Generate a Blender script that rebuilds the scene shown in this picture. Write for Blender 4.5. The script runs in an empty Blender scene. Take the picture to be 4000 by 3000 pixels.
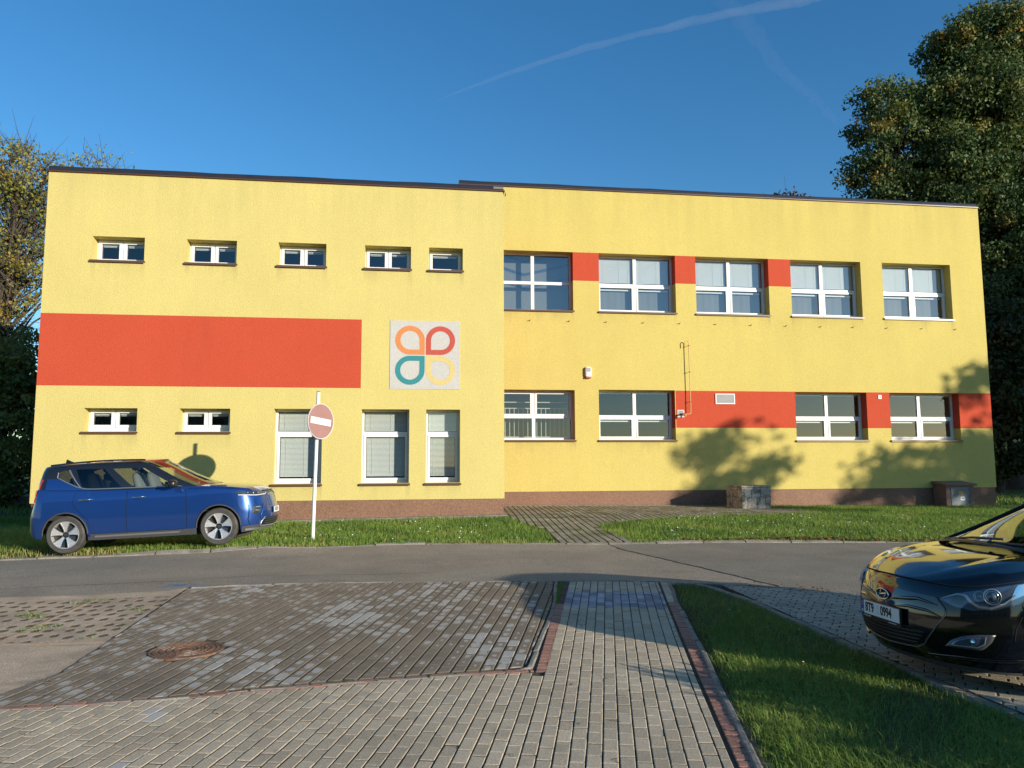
import bpy, bmesh, math, random
import numpy as np
from mathutils import Vector, Matrix
random.seed(7); RNG = np.random.default_rng(11)
SC = bpy.context.scene
COL = SC.collection

# ------------------------------------------------------------------ camera, sky, sun, exposure
EYE = 1.6
def camera():
    f, pit, rol, yaw = 2994.98, 0.101798, -0.0043878, 0.139324
    cy, sy, cp, sp = math.cos(yaw), math.sin(yaw), math.cos(pit), math.sin(pit)
    w = Vector((sy*cp, cy*cp, sp)); r0 = Vector((cy, -sy, 0)); u0 = r0.cross(w)
    r = r0*math.cos(rol)+u0*math.sin(rol); u = -r0*math.sin(rol)+u0*math.cos(rol)
    cd = bpy.data.cameras.new('camera'); co = bpy.data.objects.new('camera', cd); COL.objects.link(co)
    cd.sensor_width = 36; cd.lens = f/4000*36; cd.clip_end = 60000; cd.clip_start = .05
    m = Matrix((( r.x, u.x, -w.x, 0), (r.y, u.y, -w.y, 0), (r.z, u.z, -w.z, EYE), (0, 0, 0, 1)))
    co.matrix_world = m
    SC.camera = co
camera()
SUN_AZ, SUN_EL = math.radians(42.5), math.radians(11.3)     # towards the sun: right of and behind the camera
SUN_DIR = Vector((math.sin(SUN_AZ)*math.cos(SUN_EL), -math.cos(SUN_AZ)*math.cos(SUN_EL), math.sin(SUN_EL)))
def world():
    wd = bpy.data.worlds.new('World'); SC.world = wd; wd.use_nodes = True
    nt = wd.node_tree; bg = nt.nodes['Background']
    sk = nt.nodes.new('ShaderNodeTexSky'); sk.sky_type = 'NISHITA'; sk.sun_disc = False
    sk.sun_elevation = SUN_EL
    sk.sun_rotation = math.atan2(SUN_DIR.x, SUN_DIR.y)
    sk.air_density = 1.0; sk.dust_density = 0.12; sk.ozone_density = 3.0; sk.altitude = 300
    hs = nt.nodes.new('ShaderNodeHueSaturation'); hs.inputs['Saturation'].default_value = 1.22; hs.inputs['Value'].default_value = .86
    nt.links.new(sk.outputs[0], hs.inputs['Color']); nt.links.new(hs.outputs[0], bg.inputs[0]); bg.inputs[1].default_value = 0.15
    ld = bpy.data.lights.new('sun', 'SUN'); ld.energy = 4.3; ld.angle = math.radians(0.5); ld.color = (1, .92, .77)
    lo = bpy.data.objects.new('sun', ld); COL.objects.link(lo)
    lo.rotation_euler = (-SUN_DIR).to_track_quat('-Z', 'Y').to_euler()
world()
SC.view_settings.view_transform = 'Standard'; SC.view_settings.look = 'None'
SC.view_settings.exposure = 0.58; SC.view_settings.gamma = 1
cyc = SC.cycles
cyc.max_bounces = 7; cyc.diffuse_bounces = 3; cyc.glossy_bounces = 4; cyc.transparent_max_bounces = 16; cyc.transmission_bounces = 4
cyc.sample_clamp_indirect = 6; cyc.caustics_reflective = False; cyc.caustics_refractive = False
cyc.use_denoising = True

# ------------------------------------------------------------------ helpers
def tag(o, label=None, cat=None, group=None, kind=None):
    if label: o['label'] = label
    if cat: o['category'] = cat
    if group: o['group'] = group
    if kind: o['kind'] = kind
    return o
def link(o, parent=None):
    COL.objects.link(o)
    if parent is not None: o.parent = parent
    return o
def thing(name, label, cat, loc=(0, 0, 0), rz=0, group=None):
    o = bpy.data.objects.new(name, None); link(o); o.location = loc; o.rotation_euler = (0, 0, rz)
    o.empty_display_size = .2
    return tag(o, label, cat, group)
def copy_tree(o, parent=None):
    c = o.copy(); COL.objects.link(c)
    if parent is not None: c.parent = parent
    for ch in list(o.children): copy_tree(ch, c)
    return c

class MB:
    """collects polygons; build() links ONE mesh object"""
    def __init__(s): s.v = []; s.f = []; s.m = []; s.tint = []; s.uv = []
    def poly(s, pts, mi=0, tint=.5, uv=None):
        n = len(s.v); s.v += [tuple(p) for p in pts]; s.f.append(tuple(range(n, n+len(pts)))); s.m.append(mi); s.tint.append(tint)
        s.uv.append(uv)
    def box(s, x0, x1, y0, y1, z0, z1, mi=0, tint=.5):
        n = len(s.v)
        s.v += [(x0,y0,z0),(x1,y0,z0),(x1,y1,z0),(x0,y1,z0),(x0,y0,z1),(x1,y0,z1),(x1,y1,z1),(x0,y1,z1)]
        for q in ((0,3,2,1),(4,5,6,7),(0,1,5,4),(1,2,6,5),(2,3,7,6),(3,0,4,7)):
            s.f.append(tuple(n+k for k in q)); s.m.append(mi); s.tint.append(tint); s.uv.append(None)
    def grid(s, P, mi=0, closed_u=False, flip=False):
        """P[i][j] -> points; shared vertices"""
        nu, nv = len(P), len(P[0]); n = len(s.v)
        for row in P: s.v += [tuple(p) for p in row]
        for i in range(nu if closed_u else nu-1):
            for j in range(nv-1):
                a, b = n+i*nv+j, n+((i+1) % nu)*nv+j
                q = (a, b, b+1, a+1)
                s.f.append(q[::-1] if flip else q); s.m.append(mi); s.tint.append(.5); s.uv.append(None)
    def tube(s, path, r, n=8, mi=0, cap=True):
        path = [Vector(p) for p in path]; rows = []; up = None
        for i, p in enumerate(path):
            d = (path[min(i+1, len(path)-1)]-path[max(i-1, 0)])
            if d.length < 1e-9: d = Vector((0, 0, 1))
            d.normalize()
            if up is None: up = d.orthogonal().normalized()
            else:
                up = up-d*up.dot(d)
                up = d.orthogonal().normalized() if up.length < 1e-6 else up.normalized()
            w = d.cross(up); rr = r[i] if hasattr(r, '__len__') else r
            rows.append([p+(up*math.cos(2*math.pi*k/n)+w*math.sin(2*math.pi*k/n))*rr for k in range(n+1)])
        base = len(s.v)
        s.grid(rows, mi)
        if cap:
            for row in (rows[0][:-1][::-1], rows[-1][:-1]): s.poly(row, mi)
    def lathe(s, prof, axis='z', n=32, mi=0, c=(0, 0, 0)):
        rows = []
        for k in range(n+1):
            a = 2*math.pi*k/n; ca, sa = math.cos(a), math.sin(a)
            if axis == 'z': rows.append([(c[0]+r*ca, c[1]+r*sa, c[2]+h) for r, h in prof])
            elif axis == 'y': rows.append([(c[0]+r*ca, c[1]+h, c[2]-r*sa) for r, h in prof])
            else: rows.append([(c[0]+h, c[1]+r*ca, c[2]+r*sa) for r, h in prof])
        s.grid(rows, mi)
    def build(s, name, mats, parent=None, smooth=False, merge=None, attr=False, bevel=0, angle=None):
        me = bpy.data.meshes.new(name); me.from_pydata(s.v, [], s.f)
        if not isinstance(mats, (list, tuple)): mats = [mats]
        for m in mats: me.materials.append(m)
        me.polygons.foreach_set('material_index', s.m)
        if attr:
            a = me.attributes.new('tint', 'FLOAT', 'FACE'); a.data.foreach_set('value', s.tint)
            if any(u is not None for u in s.uv):
                ul = me.uv_layers.new(name='UVMap'); flat = []
                for f, u in zip(s.f, s.uv):
                    flat += [c for p in (u if u is not None else [(0, 0)]*len(f)) for c in p]
                ul.data.foreach_set('uv', flat)
        if merge or bevel:
            bm = bmesh.new(); bm.from_mesh(me)
            bmesh.ops.remove_doubles(bm, verts=bm.verts, dist=merge or 1e-5)
            if not attr: bmesh.ops.recalc_face_normals(bm, faces=bm.faces)
            if bevel: bmesh.ops.bevel(bm, geom=[e for e in bm.edges if e.is_manifold and e.calc_face_angle(0) > .5], offset=bevel, segments=2, affect='EDGES', profile=.5)
            bm.to_mesh(me); bm.free()
        if smooth:
            me.polygons.foreach_set('use_smooth', [True]*len(me.polygons))
            if angle: me.set_sharp_from_angle(angle=math.radians(angle))
        me.update()
        o = bpy.data.objects.new(name, me); link(o, parent)
        return o

def nodes(m): return m.node_tree.nodes, m.node_tree.links
def M(name, col, rough=.6, metal=0., spec=.5, var=.0, vs=4., bump=0., bs=60., coat=0., fine=0., fs=200., dirt=None, attr=0.):
    """principled material: base colour with large-scale mottling (var), fine grain (fine), bump, optional dirt colour"""
    m = bpy.data.materials.new(name); m.use_nodes = True; N, L = nodes(m)
    b = N['Principled BSDF']; b.inputs['Roughness'].default_value = rough; b.inputs['Metallic'].default_value = metal
    b.inputs['Specular IOR Level'].default_value = spec; b.inputs['Coat Weight'].default_value = coat; b.inputs['Coat Roughness'].default_value = .03
    c = N.new('ShaderNodeRGB'); c.outputs[0].default_value = (*col, 1); out = c.outputs[0]
    tc = N.new('ShaderNodeTexCoord')
    def noise(scale, detail=5., rough_=.6, dist=0.):
        n = N.new('ShaderNodeTexNoise'); n.inputs['Scale'].default_value = scale; n.inputs['Detail'].default_value = detail
        n.inputs['Roughness'].default_value = rough_; n.inputs['Distortion'].default_value = dist
        L.new(tc.outputs['Object'], n.inputs['Vector']); return n.outputs['Fac']
    def scale_by(out, fac, lo, hi):
        mr = N.new('ShaderNodeMapRange'); mr.inputs[1].default_value = .3; mr.inputs[2].default_value = .7
        mr.inputs[3].default_value = lo; mr.inputs[4].default_value = hi; L.new(fac, mr.inputs[0])
        v = N.new('ShaderNodeVectorMath'); v.operation = 'SCALE'; L.new(out, v.inputs[0]); L.new(mr.outputs[0], v.inputs['Scale']); return v.outputs[0]
    if var: out = scale_by(out, noise(vs), 1-var, 1+var)
    if fine: out = scale_by(out, noise(fs, 3.), 1-fine, 1+fine)
    if attr:
        a = N.new('ShaderNodeAttribute'); a.attribute_name = 'tint'
        mr = N.new('ShaderNodeMapRange'); mr.inputs[3].default_value = 1-attr; mr.inputs[4].default_value = 1+attr; L.new(a.outputs['Fac'], mr.inputs[0])
        v = N.new('ShaderNodeVectorMath'); v.operation = 'SCALE'; L.new(out, v.inputs[0]); L.new(mr.outputs[0], v.inputs['Scale']); out = v.outputs[0]
    if dirt:
        dc, lo, hi, ds = dirt
        mr = N.new('ShaderNodeMapRange'); mr.inputs[1].default_value = lo; mr.inputs[2].default_value = hi; L.new(noise(ds, 8., .7, .4), mr.inputs[0])
        mx = N.new('ShaderNodeMix'); mx.data_type = 'RGBA'; L.new(mr.outputs[0], mx.inputs[0]); L.new(out, mx.inputs[6]); mx.inputs[7].default_value = (*dc, 1); out = mx.outputs[2]
    L.new(out, b.inputs['Base Color'])
    if bump:
        bp = N.new('ShaderNodeBump'); bp.inputs['Strength'].default_value = bump; bp.inputs['Distance'].default_value = .01
        L.new(noise(bs, 4.), bp.inputs['Height']); L.new(bp.outputs[0], b.inputs['Normal'])
    m['out'] = 0
    return m
def glass(name, tint=(.75, .8, .8), refl=.12, rough=0.0):
    m = bpy.data.materials.new(name); m.use_nodes = True; N, L = nodes(m); N.remove(N['Principled BSDF'])
    t = N.new('ShaderNodeBsdfTransparent'); t.inputs[0].default_value = (*tint, 1)
    g = N.new('ShaderNodeBsdfGlossy'); g.inputs['Roughness'].default_value = rough; g.inputs[0].default_value = (.95, .97, 1, 1)
    fr = N.new('ShaderNodeFresnel'); geo = N.new('ShaderNodeNewGeometry'); ir = N.new('ShaderNodeMapRange')   # same reflectance from both faces of a thin pane
    ir.inputs[3].default_value = 1.5; ir.inputs[4].default_value = 1/1.5; L.new(geo.outputs['Backfacing'], ir.inputs[0]); L.new(ir.outputs[0], fr.inputs[0])
    mt = N.new('ShaderNodeMath'); mt.operation = 'ADD'; mt.use_clamp = True; L.new(fr.outputs[0], mt.inputs[0]); mt.inputs[1].default_value = refl
    mx = N.new('ShaderNodeMixShader'); L.new(mt.outputs[0], mx.inputs[0]); L.new(t.outputs[0], mx.inputs[1]); L.new(g.outputs[0], mx.inputs[2])
    L.new(mx.outputs[0], N['Material Output'].inputs[0]); return m

# ------------------------------------------------------------------ the lie of the land
def T(X, Y):
    z = np.interp(Y, [-50, 6.5, 11.5, 14.6, 15.0, 16.5, 20.2, 24, 60], [-.18, -.18, -.07, -.03, -.02, .055, .2, .24, .24])+np.interp(X, [-5.6, -4.2], [0, 1])*np.interp(Y, [14.62, 14.85, 15.3, 16.5], [0, .10, .08, 0])*np.interp(X, [-2.6, -1.4], [1, .5])
    z = z-np.interp(Y, [16, 24], [0, 1])*np.interp(X, [4, 20], [0, .2])+np.interp(Y, [16, 20.2], [0, 1])*np.interp(X, [-10, 2.6], [-.14, 0])
    return z
def curve(pts, x): return np.interp(x, [p[0] for p in pts], [p[1] for p in pts])
FAR = [(-70,15.0),(-12,14.45),(-6.87,14.51),(-5.8,14.64),(-3.49,14.71),(-1.78,14.95),(-.51,15.2),(.82,15.2),(2.9,14.87),(4.07,14.76),(6.33,14.74),(8.6,14.59),(10,14.35),(14,13.6),(70,8)]
NEAR = [(-70,11.0),(-5.1,10.82),(-3.47,10.95),(-2.98,10.98),(-2.87,11.23),(-2.13,11.36),(-1.34,11.37),(.61,11.2),(2.18,11.01),(3.0,10.89),(3.56,10.77),(4.09,10.52),(5.11,10.08),(5.85,9.5),(9,7.6),(14,5.5),(70,-4)]
# ------------------------------------------------------------------ building materials
def plaster(name, col, stain=.3, top=None):
    m = M(name, col, rough=.9, spec=.15, var=.04, vs=.55, fine=.085, fs=34., bump=.9, bs=30.)
    N, L = nodes(m); b = N['Principled BSDF']
    # faint vertical run-off streaks and small dark pits in the render coat
    src = b.inputs['Base Color'].links[0].from_socket
    tc = N.new('ShaderNodeTexCoord'); mp = N.new('ShaderNodeMapping'); mp.inputs['Scale'].default_value = (1.6, 1.6, .16); L.new(tc.outputs['Object'], mp.inputs[0])
    n = N.new('ShaderNodeTexNoise'); n.inputs['Scale'].default_value = 1.5; n.inputs['Detail'].default_value = 7; n.inputs['Roughness'].default_value = .65; L.new(mp.outputs[0], n.inputs['Vector'])
    mr = N.new('ShaderNodeMapRange'); mr.inputs[1].default_value = .5; mr.inputs[2].default_value = .78; mr.inputs[3].default_value = 0; mr.inputs[4].default_value = stain; L.new(n.outputs['Fac'], mr.inputs[0])
    fac = mr.outputs[0]
    if top:                       # dirty run-off below the roof edge
        sp = N.new('ShaderNodeSeparateXYZ'); L.new(tc.outputs['Object'], sp.inputs[0]); g = N.new('ShaderNodeMapRange'); g.inputs[1].default_value = top-1.5; g.inputs[2].default_value = top; g.inputs[3].default_value = .35; g.inputs[4].default_value = 1.3; L.new(sp.outputs[2], g.inputs[0])
        k = N.new('ShaderNodeMath'); k.operation = 'MULTIPLY'; L.new(mr.outputs[0], k.inputs[0]); L.new(g.outputs[0], k.inputs[1]); fac = k.outputs[0]
        mr.inputs[1].default_value = .38; mr.inputs[2].default_value = .72
    mx = N.new('ShaderNodeMix'); mx.data_type = 'RGBA'; L.new(fac, mx.inputs[0]); L.new(src, mx.inputs[6]); mx.inputs[7].default_value = (col[0]*.62, col[1]*.62, col[2]*.75, 1)
    at = N.new('ShaderNodeAttribute'); at.attribute_name = 'tint'; ar = N.new('ShaderNodeMapRange'); ar.inputs[1].default_value = .5; ar.inputs[2].default_value = 1; ar.inputs[3].default_value = 0; ar.inputs[4].default_value = .42; L.new(at.outputs['Fac'], ar.inputs[0])
    md = N.new('ShaderNodeMix'); md.data_type = 'RGBA'; L.new(ar.outputs[0], md.inputs[0]); L.new(mx.outputs[2], md.inputs[6]); md.inputs[7].default_value = (col[0]*.42, col[1]*.42, col[2]*.6, 1); mx = md
    v = N.new('ShaderNodeTexNoise'); v.inputs['Scale'].default_value = 55; v.inputs['Detail'].default_value = 2; L.new(tc.outputs['Object'], v.inputs['Vector'])
    m2 = N.new('ShaderNodeMapRange'); m2.inputs[1].default_value = .64; m2.inputs[2].default_value = .72; m2.inputs[3].default_value = 0; m2.inputs[4].default_value = .32; L.new(v.outputs['Fac'], m2.inputs[0])
    my = N.new('ShaderNodeMix'); my.data_type = 'RGBA'; L.new(m2.outputs[0], my.inputs[0]); L.new(mx.outputs[2], my.inputs[6]); my.inputs[7].default_value = (col[0]*.45, col[1]*.42, col[2]*.4, 1)
    L.new(my.outputs[2], b.inputs['Base Color']); return m
YEL = plaster('yellow_plaster', (.59, .49, .175), .3, 8.97); YELR = plaster('yellow_plaster_tall', (.575, .462, .14), .3, 10.57)
RED = plaster('red_plaster', (.49, .074, .036), .2)
DRED = M('dark_red_plaster', (.20, .03, .02), .9, bump=.4)
PLINTH = M('brown_marble_plaster', (.215, .112, .068), rough=.75, var=.10, vs=1.2, fine=.35, fs=26., bump=.6, bs=40.)
WHITE = M('white_upvc', (.74, .74, .74), rough=.35, spec=.4, var=.02)
SILL = M('brown_sill_metal', (.11, .055, .035), rough=.35, spec=.5)
ROOFM = M('dark_roof_sheet', (.018, .021, .030), rough=.5, var=.15, vs=3)
COPE = M('brown_coping', (.085, .034, .024), rough=.4)
PANE = glass('window_glass', (.80, .83, .82), .06)
PANE_SKY = glass('coated_window_glass', (.82, .85, .84), .13)
BLIND = M('blind_slat', (.80, .82, .80), rough=.5)
ROOM = M('interior_paint', (.38, .37, .34), rough=.9)
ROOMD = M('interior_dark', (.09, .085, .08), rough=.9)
ORANGE = M('interior_orange', (.42, .13, .04), rough=.9)
CEIL = M('interior_ceiling', (.75, .75, .75), rough=.9)
ROOMW = M('interior_white', (.62, .62, .60), rough=.9)
PANE_BACK = M('grey_pane_backing', (.19, .20, .205), rough=.9, var=.05, vs=1.5)
STRIPE = M('interior_stripe_blue', (.05, .09, .17), rough=.9)
EMB = plaster('emblem_white_plaster', (.50, .48, .45), .1)

BLD = thing('school_building', 'two-storey yellow and red plastered school building with flat dark roofs and white windows', 'building', (2.62, 20.2, .2))
def B(o): o.parent = BLD; o.matrix_parent_inverse = Matrix.Translation((-2.62, -20.2, -.2)); return o
Y1, Y2, D = 20.2, 24.1, .34
UZ, LZ = (6.735, 7.345), (2.405, 2.985)
LEFT = [('small', a, b, *UZ) for a, b in ((-7.86,-6.61),(-5.59,-4.35),(-3.31,-2.085),(-1.085,.125))]+[('single', .605, 1.51, *UZ)]
LEFT += [('low', -7.855, -6.605, *LZ), ('low', -5.605, -4.38, *LZ), ('tall', -3.305, -2.1, 1.08, 2.99), ('tall', -1.105, .12, 1.08, 2.99), ('slim', .56, 1.447, 1.08, 2.99)]
RIGHT = [('upper0', 2.83, 5.41, 6.515, 8.46)]+[('upper', a, b, 6.515, 8.46) for a, b in ((6.285,8.9),(9.61,12.2),(13.0,15.59),(16.4,19.0))]
RIGHT += [('ground0', 2.83, 5.42, 2.31, 3.91), ('ground', 6.215, 8.78, 2.31, 3.93), ('ground', 12.98, 15.565, 2.3, 3.91), ('ground', 16.42, 19.02, 2.3, 3.91)]
def zoneL(x, z): return 1 if (x < -1.14 and 3.535 < z < 5.345) else 0
def zoneR(x, z):
    if 7.51 < z < 8.46 and any(a < x < b for a, b in ((5.41,6.285),(8.9,9.61),(12.2,13.0))): return 1
    if 2.70 < z < 3.92 and x > 8.8: return 1
    return 0
def facade(x0, x1, z0, z1, Y, ops, zone, cuts_x, cuts_z, back, topz, YL):
    mb = MB()
    drips = []                                     # grey drip marks under the window sills
    for o in ops:
        n = max(6, int((o[2]-o[1])/.11)); w = np.convolve(RNG.random(n+4)**2.2, [.25, .5, .25], 'same')[2:-2]; w[0] += .35; w[-1] += .35
        cx_ = np.linspace(o[1]-.03, o[2]+.03, n+1); drips.append((o[3]-.06, cx_, w, .25+.35*RNG.random(n)))
    xs = sorted(set([x0, x1]+[o[1] for o in ops]+[o[2] for o in ops]+cuts_x)); zs = sorted(set([z0, z1]+[o[3] for o in ops]+[o[4] for o in ops]+cuts_z))
    for i in range(len(xs)-1):
        for j in range(len(zs)-1):
            cx, cz = (xs[i]+xs[i+1])/2, (zs[j]+zs[j+1])/2
            if any(o[1] < cx < o[2] and o[3] < cz < o[4] for o in ops): continue
            qx, qz = [xs[i], xs[i+1]], [zs[j], zs[j+1]]
            for zt_, cx_, w, ln in drips:
                if zs[j] < zt_ < zs[j+1]+.07 and cx_[-1] > xs[i] and cx_[0] < xs[i+1]:
                    qx += [c for c in cx_ if xs[i] < c < xs[i+1]]; qz += [q for q in (zt_-np.linspace(0, .6, 9)) if zs[j] < q < zs[j+1]]
            qx, qz = sorted(set(qx)), sorted(set(qz))
            for a in range(len(qx)-1):
                for b in range(len(qz)-1):
                    mx_, mz_ = (qx[a]+qx[a+1])/2, (qz[b]+qz[b+1])/2; t = .5
                    for zt_, cx_, w, ln in drips:
                        if cx_[0] < mx_ < cx_[-1] and mz_ < zt_:
                            k = int(np.searchsorted(cx_, mx_))-1; t = max(t, .5+.5*w[k]*max(0, 1-(zt_-mz_)/ln[k])**1.3)
                    mb.poly([(qx[a],Y,qz[b]),(qx[a+1],Y,qz[b]),(qx[a+1],Y,qz[b+1]),(qx[a],Y,qz[b+1])], zone(cx, cz), t)
    for k, l, r, b, t in ops:
        lv = sorted(set([b, t]+[c for c in cuts_z if b < c < t]))
        for j in range(len(lv)-1):
            mz = (lv[j]+lv[j+1])/2
            mb.poly([(l,Y,lv[j]),(l,Y,lv[j+1]),(l,Y+D+.1,lv[j+1]),(l,Y+D+.1,lv[j])], zone(l-.05, mz))
            mb.poly([(r,Y,lv[j]),(r,Y+D+.1,lv[j]),(r,Y+D+.1,lv[j+1]),(r,Y,lv[j+1])], zone(r+.05, mz))
        mb.poly([(l,Y,t),(r,Y,t),(r,Y+D+.1,t),(l,Y+D+.1,t)], 0)
        mb.poly([(l,Y,b),(l,Y+D+.1,b),(r,Y+D+.1,b),(r,Y,b)], 0)
    # ends, back and roof deck
    for x, s in ((x0, 0), (x1, 1)):
        q = [(x,Y,z0),(x,back,z0),(x,back,z1),(x,Y,z1)]; mb.poly(q if s else q[::-1], 2)
    mb.poly([(x1,back,z0),(x0,back,z0),(x0,back,z1),(x1,back,z1)], 0)
    mb.poly([(x0,Y,topz),(x1,Y,topz),(x1,back,topz),(x0,back,topz)], 3)
    B(mb.build('wall', [YL, RED, DRED, ROOFM], attr=True))
facade(-8.98, 2.62, .655, 8.975, Y1, LEFT, zoneL, [-1.14], [3.535, 5.345], 38, 8.9, YEL)
facade(1.72, 20.24, .675, 10.57, Y2, RIGHT, zoneR, [5.41, 6.285, 8.9, 9.61, 12.2, 13.0, 8.8], [7.51, 8.46, 2.70, 3.92], 40, 10.5, YELR)
mb = MB(); mb.box(-8.95, 2.597, Y1+.022, 37.9, -.5, .653); mb.box(2.6, 20.21, Y2+.022, 39.9, -.5, .673); B(mb.build('plinth', PLINTH))
def roof(x0, x1, Y, z, back, endr):
    mb = MB(); rows = []
    prof = [(-.045, z-.005), (-.05, z+.045), (-.02, z+.05)]
    # brown coping along the wall head
    mb.box(x0-.03, x1+.03, Y-.05, Y+.2, z, z+.032, 1)
    # dark edge sheet: a shallow gutter-like cap that slopes up and back
    P = [[(x, Y+.0, z+.033), (x, Y-.03, z+.045), (x, Y-.012, z+.10), (x, Y+.02, z+.165), (x, Y+.10, z+.185), (x, Y+.5, z+.15), (x, back, z+.15)] for x in np.linspace(x0, x1, 24)]
    for row in P:
        w = .006*math.sin(row[0][0]*1.7)+.004*math.sin(row[0][0]*4.1)
        for k in (2, 3, 4): row[k] = (row[k][0], row[k][1], row[k][2]+w)
    mb.grid(P, 0); mb.poly(P[0], 0); mb.poly(P[-1][::-1], 0)
    if endr:
        mb.box(x1-.28, x1-.003, Y-.02, Y+.02, z+.05, z+.13, 2)
        mb.poly([(x1+.03,Y-.05,z),(x1+.10,Y+.2,z-.02),(x1+.03,Y-.03,z-.16)], 1); mb.poly([(x1+.03,Y-.03,z-.16),(x1+.10,Y+.2,z-.02),(x1+.03,Y-.05,z)], 1)
    B(mb.build('roof', [ROOFM, COPE, M('grey_flashing', (.16,.15,.14), .6)]))
roof(-8.98, 2.62, Y1, 8.976, 38, True)
roof(1.68, 20.2, Y2, 10.572, 40, False)
mb = MB(); mb.tube([(8.78, 26, 10.6), (8.78, 26, 11.08)], .011, 6); B(mb.build('lightning_rod', M('rod_metal', (.35,.35,.36), .4, 1)))

# ------------------------------------------------------------------ windows
def slats(mb, x0, x1, z0, z1, y, pitch=.03, tilt=.45):
    n = int((z1-z0)/pitch)
    for k in range(n):
        z = z1-(k+.5)*pitch; h = pitch*.46
        mb.poly([(x0,y-.006,z-h*math.sin(tilt)-.004),(x1,y-.006,z-h*math.sin(tilt)-.004),(x1,y+.006,z+h),(x0,y+.006,z+h)])
    for fx in (.14, .62, .9):
        x = x0+(x1-x0)*fx; mb.box(x-.003, x+.003, y-.012, y-.008, z0, z1)
def ring(mb, x0, x1, z0, z1, y0, y1, w, wb=None):
    wb = wb or w
    mb.box(x0, x0+w, y0, y1, z0, z1); mb.box(x1-w, x1, y0, y1, z0, z1)
    mb.box(x0+w, x1-w, y0, y1, z1-w, z1); mb.box(x0+w, x1-w, y0, y1, z0, z0+wb)
def window(kind, l, r, b, t, Y):
    y = Y+D; fr = MB(); panes = []; bls = []; w = r-l
    def newbl(): bls.append(MB()); return bls[-1]
    def sash(x0, x1, z0, z1, p=.055):            # opening leaf proud of its frame
        ring(fr, x0, x1, z0, z1, y-.022, y+.05, p); panes.append((x0+p, x1-p, z0+p, z1-p))
    def fixed(x0, x1, z0, z1): panes.append((x0, x1, z0, z1))
    fb = .05
    if kind in ('small', 'single', 'low'):
        if kind == 'low': fr.box(l, r, y-.01, y+.06, b, b+.07); b2 = b+.07
        else: b2 = b
        ring(fr, l, r, b2, t, y, y+.07, .05)
        if kind == 'single': cols = [(l+.035, r-.035)]
        else:
            c = (l+r)/2; fr.box(c-.03, c+.03, y-.003, y+.067, b2+.05, t-.05); cols = [(l+.035, c-.02), (c+.02, r-.035)]
        for x0, x1 in cols:
            sash(x0, x1, b2+.035, t-.035, .07)
            bl = newbl(); bl.box(x0+.08, x1-.08, y+.075, y+.1, t-.15, t-.11); bl.box(x0+.09, x1-.12, y+.08, y+.09, t-.175, t-.165)
    elif kind in ('tall', 'slim'):
        ring(fr, l, r, b, t, y, y+.07, .055, .09); zt = t-.62
        fr.box(l+.055, r-.055, y-.006, y+.066, zt-.05, zt+.05)
        fixed(l+.06, r-.06, zt+.05, t-.06); sash(l+.05, r-.05, b+.07, zt-.03, .06)
        slats(newbl(), l+.07, r-.07, zt+.06, t-.07, y+.085, .032, .5); slats(newbl(), l+.12, r-.12, b+.15, zt-.1, y+.085, .032, .5 if kind == 'tall' else .1)
    else:
        ring(fr, l, r, b, t, y, y+.07, .06, .075); c = (l+r)/2; up = kind.startswith('upper'); zt = b+(t-b)*(.49 if up else .47)
        fr.box(c-.055, c+.055, y-.008, y+.068, b+.07, t-.055)
        fr.box(l+.06, c-.055, y-.007, y+.064, zt-.05, zt+.05); fr.box(c+.055, r-.06, y-.007, y+.064, zt-.05, zt+.05)
        for i, (x0, x1) in enumerate(((l+.055, c-.05), (c+.05, r-.055))):
            if kind == 'ground0': sash(x0, x1, zt+.03, t-.05, .06); fixed(x0, x1, b+.075, zt-.05)
            elif kind == 'upper0': fixed(x0, x1, zt+.05, t-.06); fixed(x0, x1, b+.075, zt-.05)
            else:
                fixed(x0, x1, zt+.05, t-.06); sash(x0, x1, b+.055, zt-.03, .06)
            if kind == 'upper':
                slats(newbl(), x0+.02, x1-.03, zt+.06, t-.07, y+.085, .036, .75)
                newbl().box(x0+.07, x1-.08, y+.08, y+.10, zt-.17, zt-.125)
            if kind == 'ground': newbl().box(x0+.07, x1-.08, y+.08, y+.10, zt-.16, zt-.125); newbl().box(x0+.03, x1-.03, y+.08, y+.10, t-.10, t-.065)
    o = B(fr.build('window', WHITE))
    if kind == 'upper':
        cu = MB(); zc = b+(t-b)*.47; cu.grid([[(l+.1+(w-.2)*k/60, y+.17+.004*math.sin(k*1.1)+.006*math.sin(k*.37), zz) for zz in (b-.1, zc)] for k in range(61)]); cu.build('pane_backing', PANE_BACK, o, smooth=True)  # grey sheet added behind the lower panes to lighten them
    pm = MB()
    for x0, x1, z0, z1 in panes:
        pm.poly([(x0,y+.03,z0),(x1,y+.03,z0),(x1,y+.03,z1),(x0,y+.03,z1)])
    pm.build('pane', PANE_SKY if (kind in ('upper', 'upper0')) else PANE, o)
    for bl in bls: bl.build('blind', BLIND, o)
    s = MB(); s.box(l-.035, r+.03, Y-.055, y+.005, b-.042, b-.008, 0); s.box(l-.035, r+.03, Y-.058, Y-.05, b-.065, b-.008, 0)
    s.build('sill', SILL, o)
for q in LEFT: window(*q, Y1)
for q in RIGHT: window(*q, Y2)

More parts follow.
